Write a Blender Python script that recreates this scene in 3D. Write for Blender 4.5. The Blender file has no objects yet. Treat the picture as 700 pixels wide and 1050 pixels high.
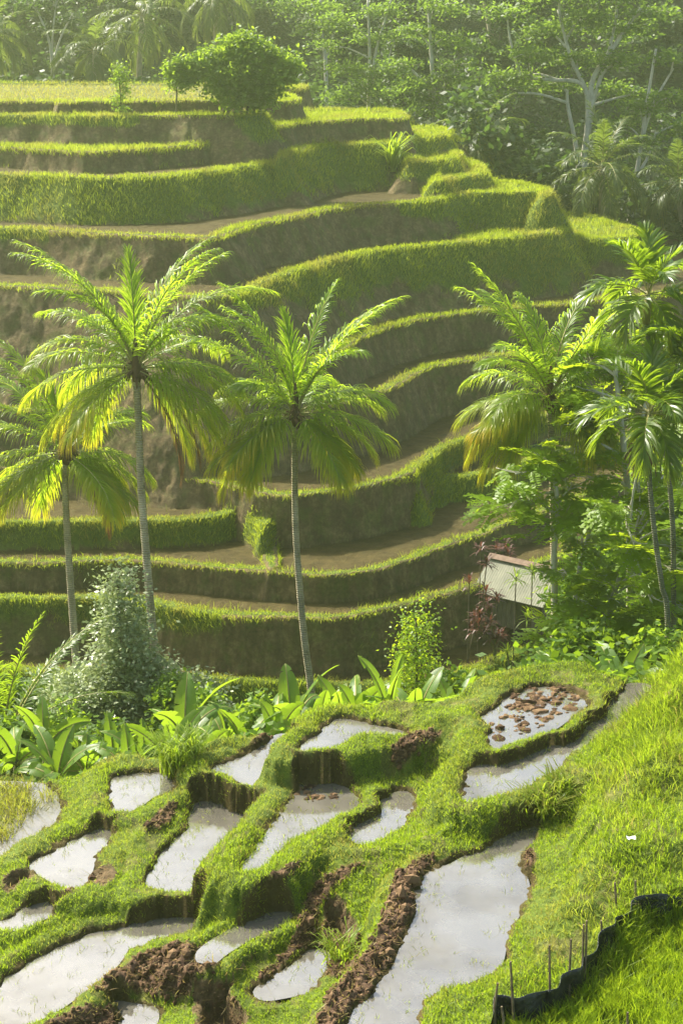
import bpy, bmesh, math, random
import numpy as np
from mathutils import Vector, Matrix

random.seed(7)
rng = np.random.default_rng(7)
scene = bpy.context.scene
COL = scene.collection

# ------------------------------------------------------------------ camera
FPX, CX, CY, CAMZ = 1700.0, 350.0, 525.0, 26.0
PITCH = math.atan(525.0 / FPX)
cp, sp = math.cos(PITCH), math.sin(PITCH)


def raydir(px, py):
    a = (np.asarray(px, float) - CX) / FPX
    b = (CY - np.asarray(py, float)) / FPX
    return a, cp + b * sp, -sp + b * cp


def at_drop(px, py, drop):
    """World point seen at a photo pixel that lies `drop` metres below the camera."""
    dx, dy, dz = raydir(px, py)
    t = np.asarray(drop, float) / -dz
    return np.stack([dx * t, dy * t, CAMZ - np.asarray(drop, float) + 0 * t], -1)


def at_dist(px, py, D):
    dx, dy, dz = raydir(px, py)
    t = D / dy
    return Vector((float(dx * t), float(D), float(CAMZ + dz * t)))


def project(x, y, z):
    zz = z - CAMZ
    depth = y * cp - zz * sp
    upc = y * sp + zz * cp
    return CX + FPX * x / depth, CY - FPX * upc / depth


cam_d = bpy.data.cameras.new("camera")
cam = bpy.data.objects.new("camera", cam_d)
COL.objects.link(cam)
cam.location = (0, 0, CAMZ)
cam.rotation_euler = (math.pi / 2 - PITCH, 0, 0)
cam_d.sensor_fit = 'VERTICAL'
cam_d.sensor_height = 36.0
cam_d.lens = 36.0 * FPX / 1050.0
cam_d.clip_start = 0.5
cam_d.clip_end = 3000
scene.camera = cam

# ------------------------------------------------------------------ light, sky
SUN_AZ, SUN_EL = math.radians(-46), math.radians(46)
world = bpy.data.worlds.new("World")
scene.world = world
world.use_nodes = True
wn, wl = world.node_tree.nodes, world.node_tree.links
sky = wn.new('ShaderNodeTexSky')
sky.sky_type = 'NISHITA'
sky.sun_disc = False
sky.sun_elevation = SUN_EL
sky.sun_rotation = SUN_AZ
sky.air_density = 1.0
sky.dust_density = 4.0
sky.ozone_density = 1.0
wl.new(sky.outputs[0], wn['Background'].inputs[0])
wn['Background'].inputs[1].default_value = 0.14
sun_d = bpy.data.lights.new("sun", 'SUN')
sun_d.energy = 5.0
sun_d.angle = math.radians(0.5)
sun_d.color = (1.0, 0.95, 0.83)
sun = bpy.data.objects.new("sun", sun_d)
COL.objects.link(sun)
to_sun = Vector((math.sin(SUN_AZ) * math.cos(SUN_EL), math.cos(SUN_AZ) * math.cos(SUN_EL), math.sin(SUN_EL)))
sun.rotation_euler = to_sun.to_track_quat('Z', 'Y').to_euler()
sun.location = (-60, 120, 110)

scene.view_settings.view_transform = 'Standard'
scene.view_settings.look = 'None'
scene.view_settings.exposure = 1.2
scene.view_settings.gamma = 1.0
scene.render.engine = 'CYCLES'
scene.cycles.max_bounces = 8
scene.cycles.diffuse_bounces = 3
scene.cycles.glossy_bounces = 2
scene.cycles.transmission_bounces = 4
scene.cycles.volume_bounces = 1
scene.cycles.transparent_max_bounces = 8
scene.cycles.caustics_reflective = False
scene.cycles.caustics_refractive = False
scene.cycles.use_denoising = True
scene.cycles.use_adaptive_sampling = True
scene.cycles.adaptive_threshold = 0.02


# ------------------------------------------------------------------ numpy noise
def _hash(ix, iy, iz, seed):
    h = (ix * 374761393 + iy * 668265263 + iz * 1440662683 + seed * 982451653) & 0xFFFFFFFF
    h = ((h ^ (h >> 13)) * 1274126177) & 0xFFFFFFFF
    h = h ^ (h >> 16)
    return (h & 0xFFFF) / 65535.0


def vnoise(x, y, z=0.0, seed=0):
    x = np.asarray(x, float); y = np.asarray(y, float); z = np.asarray(z, float) + 0 * x
    ix, iy, iz = np.floor(x).astype(np.int64), np.floor(y).astype(np.int64), np.floor(z).astype(np.int64)
    fx, fy, fz = x - ix, y - iy, z - iz
    fx, fy, fz = [f * f * (3 - 2 * f) for f in (fx, fy, fz)]
    r = 0
    for a in (0, 1):
        for b in (0, 1):
            for c in (0, 1):
                w = (fx if a else 1 - fx) * (fy if b else 1 - fy) * (fz if c else 1 - fz)
                r = r + w * _hash(ix + a, iy + b, iz + c, seed)
    return r


def fbm(x, y, z=0.0, seed=0, octs=4):
    r, amp, tot = 0, 1.0, 0
    for k in range(octs):
        f = 2.0 ** k
        r = r + amp * vnoise(np.asarray(x) * f, np.asarray(y) * f, np.asarray(z) * f, seed + k)
        tot += amp
        amp *= 0.5
    return r / tot


def smooth(a, b, x):
    t = np.clip((x - a) / (b - a), 0, 1)
    return t * t * (3 - 2 * t)


# ------------------------------------------------------------------ mesh / object helpers
def tag(o, label=None, cat=None, group=None, kind=None):
    if label: o["label"] = label
    if cat: o["category"] = cat
    if group: o["group"] = group
    if kind: o["kind"] = kind
    return o


def mesh_np(name, verts, loops, starts, mat, attrs=None, smooth_shade=False, parent=None, loc=None, mats=None, fmat=None):
    """Mesh object from flat numpy arrays."""
    me = bpy.data.meshes.new(name)
    nv, nl, nf = len(verts), len(loops), len(starts)
    me.vertices.add(nv)
    me.vertices.foreach_set("co", np.ascontiguousarray(verts, dtype=np.float32).ravel())
    me.loops.add(nl)
    me.loops.foreach_set("vertex_index", np.ascontiguousarray(loops, dtype=np.int32))
    me.polygons.add(nf)
    me.polygons.foreach_set("loop_start", np.ascontiguousarray(starts, dtype=np.int32))
    if smooth_shade:
        me.polygons.foreach_set("use_smooth", np.ones(nf, dtype=bool))
    else:
        me.polygons.foreach_set("use_smooth", np.zeros(nf, dtype=bool))
    for m in (mats or [mat]):
        me.materials.append(m)
    if fmat is not None:
        me.polygons.foreach_set("material_index", np.ascontiguousarray(fmat, dtype=np.int32))
    for k, a in (attrs or {}).items():
        at = me.attributes.new(k, 'FLOAT', 'POINT')
        at.data.foreach_set("value", np.ascontiguousarray(a, dtype=np.float32))
    me.update(calc_edges=True)
    o = bpy.data.objects.new(name, me)
    COL.objects.link(o)
    if loc is not None: o.location = loc
    if parent is not None: o.parent = parent
    return o


class MB:
    """Collects quads/tris with per-vertex attributes and links them as one mesh object."""
    def __init__(self):
        self.v, self.l, self.s, self.n, self.nl = [], [], [], 0, 0
        self.a = {}
        self.fm = []

    def add(self, verts, faces, mi=0, **attrs):
        verts = np.asarray(verts, float).reshape(-1, 3)
        self.v.append(verts)
        for f in faces:
            self.s.append(self.nl)
            self.l.extend([i + self.n for i in f])
            self.nl += len(f)
            self.fm.append(mi)
        for k, val in attrs.items():
            self.a.setdefault(k, []).append((self.n, np.broadcast_to(np.asarray(val, float), (len(verts),))))
        self.n += len(verts)

    def add_np(self, verts, quads, mi=0, **attrs):
        """quads: int array (nf, k), all faces with k corners."""
        verts = np.asarray(verts, float).reshape(-1, 3)
        quads = np.asarray(quads, int)
        k = quads.shape[1]
        self.v.append(verts)
        self.l.extend((quads + self.n).ravel().tolist())
        self.s.extend((self.nl + np.arange(len(quads)) * k).tolist())
        self.nl += quads.size
        self.fm.extend([mi] * len(quads))
        for kk, val in attrs.items():
            self.a.setdefault(kk, []).append((self.n, np.broadcast_to(np.asarray(val, float), (len(verts),))))
        self.n += len(verts)

    def tube(self, pts, radii, sides=8, cap=True, mi=0, **attrs):
        pts = np.asarray(pts, float)
        n = len(pts)
        radii = np.broadcast_to(np.asarray(radii, float), (n,))
        tang = np.gradient(pts, axis=0)
        tang /= np.linalg.norm(tang, axis=1, keepdims=True) + 1e-9
        ref = np.array([0, 1, 0]) if abs(tang[0][1]) < 0.8 else np.array([1, 0, 0])
        vs = []
        u = np.cross(tang[0], ref); u /= np.linalg.norm(u)
        for i in range(n):
            u = u - tang[i] * np.dot(u, tang[i]); u /= np.linalg.norm(u) + 1e-9
            w = np.cross(tang[i], u)
            a = np.linspace(0, 2 * math.pi, sides, endpoint=False)
            vs.append(pts[i] + radii[i] * (np.cos(a)[:, None] * u + np.sin(a)[:, None] * w))
        vs = np.concatenate(vs)
        f = []
        for i in range(n - 1):
            for j in range(sides):
                a0, b0 = i * sides + j, i * sides + (j + 1) % sides
                f.append((a0, b0, b0 + sides, a0 + sides))
        if cap:
            f.append(tuple(range(sides))[::-1])
            f.append(tuple((n - 1) * sides + j for j in range(sides)))
        self.add(vs, f, mi, **attrs)

    def box(self, c, half, R=None, mi=0, **attrs):
        v = np.array([[x, y, z] for x in (-1, 1) for y in (-1, 1) for z in (-1, 1)], float) * np.asarray(half)
        if R is not None: v = v @ np.asarray(R).T
        v = v + np.asarray(c)
        self.add(v, [(0, 1, 3, 2), (4, 6, 7, 5), (0, 4, 5, 1), (2, 3, 7, 6), (0, 2, 6, 4), (1, 5, 7, 3)], mi, **attrs)

    def mesh(self, name, mats, smooth_shade=False):
        o = self.build(name, mats, None, smooth_shade)
        me = o.data
        bpy.data.objects.remove(o)
        return me

    def build(self, name, mat, parent=None, smooth_shade=False, loc=None):
        at = {}
        for k, lst in self.a.items():
            arr = np.zeros(self.n)
            for st, val in lst: arr[st:st + len(val)] = val
            at[k] = arr
        mats = mat if isinstance(mat, list) else [mat]
        return mesh_np(name, np.concatenate(self.v), self.l, self.s, None, at, smooth_shade, parent, loc, mats, self.fm if len(mats) > 1 else None)


def empty(name, loc, rz=0.0):
    o = bpy.data.objects.new(name, None)
    o.empty_display_size = 0.3
    COL.objects.link(o)
    o.location = loc
    o.rotation_euler = (0, 0, rz)
    return o


def copy_thing(root, loc, rz=0.0, scale=1.0):
    c = root.copy(); COL.objects.link(c)
    c.location = loc; c.rotation_euler = (0, 0, rz)
    c.scale = (scale,) * 3
    for ch in list(root.children):
        k = ch.copy(); COL.objects.link(k); k.parent = c
        for g in list(ch.children):
            q = g.copy(); COL.objects.link(q); q.parent = k
    return c


# ------------------------------------------------------------------ materials
class NT:
    def __init__(self, name):
        self.m = bpy.data.materials.new(name)
        self.m.use_nodes = True
        self.t = self.m.node_tree
        self.t.nodes.clear()
        self.out = self.t.nodes.new('ShaderNodeOutputMaterial')

    def n(self, typ, **kw):
        nd = self.t.nodes.new(typ)
        for k, v in kw.items():
            if k.startswith('i_'):
                nd.inputs[k[2:].replace('_', ' ')].default_value = v
            else:
                setattr(nd, k, v)
        return nd

    def l(self, a, b):
        self.t.links.new(a, b)

    def attr(self, name):
        return self.n('ShaderNodeAttribute', attribute_name=name).outputs['Fac']

    def noise(self, scale, detail=4, rough=0.6, vec=None, dist=0.0):
        nd = self.n('ShaderNodeTexNoise')
        nd.inputs['Scale'].default_value = scale
        nd.inputs['Detail'].default_value = detail
        nd.inputs['Roughness'].default_value = rough
        nd.inputs['Distortion'].default_value = dist
        if vec is not None: self.l(vec, nd.inputs['Vector'])
        return nd.outputs['Fac']

    def ramp(self, fac, stops):
        nd = self.n('ShaderNodeValToRGB')
        el = nd.color_ramp.elements
        while len(el) < len(stops): el.new(0.5)
        for e, (p, c) in zip(el, stops):
            e.position = p
            e.color = (*c, 1) if len(c) == 3 else c
        self.l(fac, nd.inputs['Fac'])
        return nd.outputs['Color']

    def mix(self, fac, a, b, typ='MIX'):
        nd = self.n('ShaderNodeMix', data_type='RGBA', blend_type=typ)
        for sock, val in ((nd.inputs[0], fac), (nd.inputs[6], a), (nd.inputs[7], b)):
            if hasattr(val, 'is_linked'): self.l(val, sock)
            elif isinstance(val, (int, float)): sock.default_value = val
            else: sock.default_value = (*val, 1)
        return nd.outputs[2]

    def math(self, op, a, b=None, c=None, clamp=False):
        nd = self.n('ShaderNodeMath', operation=op, use_clamp=clamp)
        for i, val in enumerate((a, b, c)):
            if val is None: continue
            if hasattr(val, 'is_linked'): self.l(val, nd.inputs[i])
            else: nd.inputs[i].default_value = val
        return nd.outputs[0]

    def pos(self):
        return self.n('ShaderNodeNewGeometry').outputs['Position']

    def objco(self):
        return self.n('ShaderNodeTexCoord').outputs['Object']

    def mapping(self, vec, scale):
        nd = self.n('ShaderNodeMapping')
        nd.inputs['Scale'].default_value = scale
        self.l(vec, nd.inputs['Vector'])
        return nd.outputs[0]

    def bump(self, h, strength=0.5, dist=0.05):
        nd = self.n('ShaderNodeBump')
        nd.inputs['Strength'].default_value = strength
        nd.inputs['Distance'].default_value = dist
        self.l(h, nd.inputs['Height'])
        return nd.outputs[0]

    def principled(self, col, rough=0.8, normal=None, spec=0.3):
        nd = self.n('ShaderNodeBsdfPrincipled')
        for sock, val in ((nd.inputs['Base Color'], col), (nd.inputs['Roughness'], rough)):
            if hasattr(val, 'is_linked'): self.l(val, sock)
            elif isinstance(val, (int, float)): sock.default_value = val
            else: sock.default_value = (*val, 1)
        nd.inputs['Specular IOR Level'].default_value = spec
        if normal is not None: self.l(normal, nd.inputs['Normal'])
        return nd

    def finish(self, sh):
        self.l(sh, self.out.inputs['Surface'])
        return self.m

    def leafy(self, col, trans_col, tfac=0.5, rough=0.5, spec=0.35):
        """Leaf: principled front mixed with translucent light from behind."""
        p = self.principled(col, rough, None, spec)
        tr = self.n('ShaderNodeBsdfTranslucent')
        if hasattr(trans_col, 'is_linked'): self.l(trans_col, tr.inputs['Color'])
        else: tr.inputs['Color'].default_value = (*trans_col, 1)
        mx = self.n('ShaderNodeMixShader')
        mx.inputs[0].default_value = tfac
        self.l(p.outputs[0], mx.inputs[1]); self.l(tr.outputs[0], mx.inputs[2])
        return self.finish(mx.outputs[0])


def island_rnd(t):
    return t.n('ShaderNodeNewGeometry').outputs['Random Per Island']


def grass_material(name, dark, mid, bright, trans, dry=(0.30, 0.20, 0.07), tf=0.55):
    t = NT(name)
    r = island_rnd(t)
    big = t.noise(0.35, 3, 0.6, t.pos())
    f = t.math('ADD', t.math('MULTIPLY', r, 0.55), t.math('MULTIPLY', big, 0.5))
    c = t.ramp(f, [(0.25, dark), (0.5, mid), (0.85, bright)])
    dryv = t.attr('dry')
    c = t.mix(dryv, c, dry)
    tc = t.mix(dryv, t.mix(f, tuple(0.75 * k for k in trans), trans), tuple(1.2 * k for k in dry))
    return t.leafy(c, tc, tf, 0.45, 0.3)


def ground_material():
    t = NT("ground")
    p = t.pos()
    n1 = t.noise(1.5, 7, 0.72, p)
    n2 = t.noise(7.0, 5, 0.7, p)
    n3 = t.noise(30.0, 4, 0.7, p)
    vst = t.noise(1.0, 4, 0.6, t.mapping(p, (2.2, 2.2, 0.45)))
    soil = t.ramp(t.math('ADD', t.math('MULTIPLY', n1, 0.5), t.math('MULTIPLY', n2, 0.5)),
                  [(0.34, (0.050, 0.034, 0.012)), (0.48, (0.13, 0.090, 0.034)), (0.66, (0.27, 0.195, 0.085))])
    soil = t.mix(t.math('MULTIPLY', t.ramp(vst, [(0.4, (0, 0, 0)), (0.62, (1, 1, 1))]), 0.6), soil, (0.060, 0.045, 0.016))
    # moss and low weeds on the earth faces
    moss = t.math('MULTIPLY', t.ramp(t.noise(1.7, 5, 0.7, p), [(0.50, (0, 0, 0)), (0.62, (1, 1, 1))]), 0.4)
    soil = t.mix(moss, soil, (0.075, 0.105, 0.015))
    clod = t.ramp(n2, [(0.3, (0.030, 0.016, 0.008)), (0.5, (0.085, 0.046, 0.023)), (0.7, (0.20, 0.12, 0.062))])
    base = t.mix(t.attr('clod'), soil, clod)
    gr = t.ramp(n2, [(0.3, (0.045, 0.070, 0.006)), (0.55, (0.095, 0.14, 0.008)), (0.75, (0.15, 0.17, 0.015))])
    base = t.mix(t.attr('grass'), base, gr)
    wetc = t.ramp(n1, [(0.35, (0.042, 0.032, 0.010)), (0.65, (0.085, 0.065, 0.021))])
    wet = t.attr('wet')
    base = t.mix(wet, base, wetc)
    wood = t.ramp(n1, [(0.3, (0.018, 0.030, 0.010)), (0.7, (0.045, 0.065, 0.018))])
    base = t.mix(t.attr('wood'), base, wood)
    wn_ = t.noise(1.3, 4, 0.6, p)
    rough = t.math('SUBTRACT', 0.92, t.math('MULTIPLY', wet, t.math('ADD', 0.05, t.math('MULTIPLY', wn_, 0.3))))
    h = t.math('ADD', t.math('MULTIPLY', n2, 0.6), t.math('MULTIPLY', n3, 0.4))
    pr = t.principled(base, rough, t.bump(h, 0.7, 0.12), 0.35)
    t.l(t.math('SUBTRACT', 0.35, t.math('MULTIPLY', wet, 0.27)), pr.inputs['Specular IOR Level'])
    return t.finish(pr.outputs[0])


def water_material():
    t = NT("muddy_water")
    p = t.pos()
    n = t.noise(1.2, 4, 0.6, p)
    n2 = t.noise(9.0, 4, 0.7, p)
    col = t.ramp(n, [(0.3, (0.085, 0.078, 0.062)), (0.7, (0.135, 0.125, 0.10))])
    # floating scum and bits of weed
    sc = t.ramp(n2, [(0.62, (0, 0, 0)), (0.68, (1, 1, 1))])
    col = t.mix(t.math('MULTIPLY', sc, 0.5), col, (0.10, 0.09, 0.04))
    rip = t.noise(6.0, 3, 0.5, p)
    pr = t.principled(col, 0.05, t.bump(rip, 0.06, 0.02), 0.5)
    pr.inputs['IOR'].default_value = 1.33
    gl = t.n('ShaderNodeBsdfGlossy')
    gl.inputs['Roughness'].default_value = 0.06
    gl.inputs['Color'].default_value = (0.95, 0.93, 0.90, 1)
    bn = t.bump(rip, 0.06, 0.02)
    t.l(bn, gl.inputs['Normal'])
    mx = t.n('ShaderNodeMixShader')
    t.l(t.math('ADD', 0.10, t.math('MULTIPLY', t.ramp(t.noise(0.7, 4, 0.6, p), [(0.38, (0, 0, 0)), (0.6, (1, 1, 1))]), 0.13)), mx.inputs[0])
    t.l(pr.outputs[0], mx.inputs[1]); t.l(gl.outputs[0], mx.inputs[2])
    return t.finish(mx.outputs[0])


M_GROUND = ground_material()
M_WATER = water_material()
_t = NT("soil_clod")
_r = island_rnd(_t)
_n = _t.noise(22.0, 4, 0.7, _t.pos())
_c = _t.ramp(_t.math('ADD', _t.math('MULTIPLY', _r, 0.7), _t.math('MULTIPLY', _n, 0.35)), [(0.2, (0.040, 0.021, 0.010)), (0.6, (0.105, 0.062, 0.030)), (0.95, (0.22, 0.14, 0.072))])
M_SOIL = _t.finish(_t.principled(_c, 0.95, _t.bump(_n, 0.8, 0.02), 0.2).outputs[0])
M_GRASS = grass_material("paddy_grass", (0.085, 0.155, 0.006), (0.155, 0.265, 0.009), (0.235, 0.335, 0.012), (0.42, 0.60, 0.015))
M_HILLGRASS = grass_material("hill_grass", (0.075, 0.135, 0.006), (0.15, 0.235, 0.008), (0.24, 0.32, 0.012), (0.45, 0.58, 0.02))
M_RICE = grass_material("young_rice", (0.105, 0.19, 0.006), (0.17, 0.28, 0.008), (0.24, 0.35, 0.012), (0.44, 0.60, 0.015))
# ------------------------------------------------------------------ terrain data (photo pixels + metres below the camera)
def catmull(P, closed=False, sub=5):
    P = np.asarray(P, float)
    n = len(P)
    out = []
    rngi = range(n) if closed else range(n - 1)
    for i in rngi:
        if closed:
            p0, p1, p2, p3 = P[(i - 1) % n], P[i], P[(i + 1) % n], P[(i + 2) % n]
        else:
            p0, p1, p2, p3 = P[max(i - 1, 0)], P[i], P[i + 1], P[min(i + 2, n - 1)]
        for t in np.linspace(0, 1, sub, endpoint=False):
            out.append(0.5 * ((2 * p1) + (-p0 + p2) * t + (2 * p0 - 5 * p1 + 4 * p2 - p3) * t * t + (-p0 + 3 * p1 - 3 * p2 + p3) * t ** 3))
    if not closed: out.append(P[-1])
    return np.array(out)


# far slope: lip line, drop of the lip, riser batter (m of fall per m), metres of grass hanging below the lip along x,
# tread kind (0 mud, 1 grass, 2 stubble) along x
TERR = [
    dict(drop=23.3, lip=[(-400, 662), (-160, 672), (0, 684), (120, 692), (240, 696), (300, 699), (420, 701), (480, 690), (540, 665), (600, 640), (700, 600), (900, 540)],
         bat=3.0, cov=[(0, 1.2), (900, 1.2)], tread=[(0, 0)]),
    dict(drop=21.4, lip=[(-400, 600), (-160, 611), (0, 613), (70, 613), (120, 613), (150, 614), (175, 621), (205, 627), (240, 630), (300, 632), (350, 631), (420, 618), (480, 602), (520, 590), (600, 565), (900, 500)],
         bat=4.0, cov=[(0, .6), (100, .8), (200, .8), (250, .16), (420, .12), (900, .15)], tread=[(0, 0)]),
    dict(drop=20.5, lip=[(-400, 560), (-160, 572), (0, 576), (60, 575), (100, 573), (150, 574), (200, 580), (240, 583), (280, 585), (320, 588), (350, 588), (400, 580), (430, 570), (460, 558), (500, 545), (530, 533), (600, 508), (900, 430)],
         bat=5.0, cov=[(0, .2), (100, .25), (200, .1), (900, .1)], tread=[(0, 0)]),
    dict(drop=19.55, lip=[(-400, 520), (-160, 532), (0, 535), (60, 534), (120, 533), (200, 530), (240, 523), (256, 524), (266, 534), (268, 540), (266, 470), (-400, 430)],
         bat=3.5, cov=[(0, .9), (220, 1.2), (300, .4)], tread=[(0, 0)], close='self'),
    dict(drop=20.40, lip=[(258, 538), (262, 552), (268, 566), (272, 576), (277, 582), (282, 578), (282, 562), (276, 546), (266, 536)],
         bat=2.5, cov=[(0, .2)], tread=[(0, 1)], close='self'),
    dict(drop=19.6, lip=[(428, 512), (436, 498), (455, 490), (480, 486), (500, 483), (540, 473), (600, 455), (900, 390), (900, 300), (428, 430)],
         bat=2.2, cov=[(0, 2.0), (900, 2.0)], tread=[(0, 0)], close='self'),
    dict(drop=18.6, lip=[(-400, 462), (-160, 472), (0, 479), (70, 482), (147, 487), (200, 491), (240, 497), (290, 507), (340, 503), (380, 497), (400, 491), (425, 484), (437, 472), (455, 458), (490, 445), (560, 425), (700, 392), (900, 350)],
         bat=4.5, cov=[(0, .12), (400, .12), (425, .4), (440, 1.0), (500, .9), (900, .5)], tread=[(0, 0)]),
    dict(drop=16.4, lip=[(-400, 408), (-160, 412), (0, 418), (150, 424), (250, 427), (300, 423), (360, 411), (410, 391), (440, 376), (490, 368), (560, 360), (700, 345), (900, 320)],
         bat=3.5, cov=[(0, .1), (900, .1)], tread=[(0, 0)]),
    dict(drop=14.8, lip=[(-400, 360), (-160, 364), (0, 368), (100, 372), (200, 376), (300, 374), (340, 362), (370, 346), (420, 329), (450, 324), (500, 318), (580, 311), (700, 300), (900, 285)],
         bat=3.0, cov=[(0, .12), (900, .15)], tread=[(0, 0)]),
    dict(drop=11.9, lip=[(-400, 280), (-160, 288), (0, 292), (100, 297), (200, 303), (240, 301), (262, 292), (280, 285), (330, 269), (370, 259), (400, 255), (460, 249), (520, 243), (572, 237), (577, 232), (566, 224), (556, 214), (552, 150)],
         bat=1.5, cov=[(0, .2), (180, .2), (250, .5), (320, 1.5), (400, 1.7), (470, 1.9), (600, 2.6)], tread=[(0, 0), (450, 0), (480, 1), (600, 1)], close='self', lclose=(-400, 150)),
    dict(drop=12.55, lip=[(540, 226), (566, 229), (586, 238), (603, 245), (628, 244), (655, 241), (664, 239), (650, 234), (626, 228), (611, 222), (585, 219), (560, 217), (545, 219)],
         bat=2.5, cov=[(0, 1.2)], tread=[(0, 1)], close='self'),
    dict(drop=10.1, lip=[(-400, 226), (-160, 231), (0, 234), (50, 236), (100, 239), (180, 242), (220, 243), (235, 238), (250, 232), (300, 222), (350, 212), (410, 208), (447, 204), (480, 198), (520, 197), (552, 196), (559, 199), (562, 195), (545, 190), (520, 186), (500, 182), (492, 150)],
         bat=1.8, cov=[(0, .5), (150, .35), (250, .2), (400, .3), (460, 1.2), (500, 2.2), (600, 2.2)], tread=[(0, 0), (470, 0), (490, 1), (600, 1)], close='self', lclose=(-400, 120)),
    dict(drop=9.35, lip=[(446, 186), (470, 181), (488, 178), (495, 174), (490, 167), (478, 163), (462, 163), (440, 160)],
         bat=1.4, cov=[(0, .8)], tread=[(0, 1)], close='self'),
    dict(drop=8.6, lip=[(420, 166), (450, 164), (466, 161), (470, 156), (463, 152), (440, 148), (420, 148)],
         bat=1.4, cov=[(0, .9)], tread=[(0, 1)], close='self'),
    dict(drop=8.15, lip=[(-400, 172), (-160, 176), (0, 179), (60, 181), (110, 182), (160, 181), (200, 177), (240, 172), (278, 166), (290, 162), (300, 158), (306, 140)],
         bat=1.4, cov=[(0, 2.3), (160, 2.2), (230, 1.7), (300, 1.7)], tread=[(0, 0), (470, 0)], close='self', lclose=(-400, 120)),
    dict(drop=7.75, lip=[(289, 159), (293, 157), (310, 152), (340, 148), (385, 147), (420, 143), (446, 140), (458, 138), (461, 134), (450, 131), (430, 130), (415, 128), (413, 112)],
         bat=1.5, cov=[(0, 2.3), (280, 2.0), (380, 2.1), (420, 1.2), (470, .8)], tread=[(0, 1), (470, 1)], close='self', lclose=(286, 112)),
    dict(drop=7.25, lip=[(-400, 143), (-160, 147), (0, 150), (50, 153), (100, 155), (150, 152), (200, 148), (240, 144), (262, 142), (272, 139), (276, 134), (274, 118)],
         bat=2.6, cov=[(0, .3), (235, .3), (262, 1.3)], tread=[(0, 1), (420, 1)], close='self', lclose=(-400, 110)),
    dict(drop=6.5, lip=[(280, 128), (288, 128), (300, 126), (325, 124), (360, 122), (395, 121), (410, 121), (414, 118), (405, 114), (380, 113), (340, 112), (305, 113), (280, 115)],
         bat=2.5, cov=[(0, .2), (420, .2)], tread=[(0, 1), (420, 1)], close='self'),
    dict(drop=5.4, lip=[(262, 105), (285, 104), (300, 103), (304, 101), (298, 98), (275, 96), (262, 97)],
         bat=3.0, cov=[(0, .25)], tread=[(0, 1)], close='self'),
    dict(drop=5.9, lip=[(-400, 115), (-160, 117), (0, 118), (40, 117.6), (75, 118.6), (130, 118.6), (170, 118), (215, 118.4), (262, 118.6), (268, 114), (268, 98)],
         bat=1.3, cov=[(0, .55), (130, .5), (180, .3), (240, .4), (262, 1.2)], tread=[(0, 1)], close='self', lclose=(-400, 100)),
    dict(drop=5.3, lip=[(-400, 101), (-160, 103), (0, 104), (62, 104), (64, 105.5), (66, 104), (120, 104), (200, 103), (235, 103), (262, 104), (266, 101), (266, 94), (266, 86), (-400, 85)],
         bat=3.5, cov=[(0, .10), (240, .10), (262, .25), (310, .3)], tread=[(0, 2), (240, 2), (262, 1)], close='self'),
]

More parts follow.
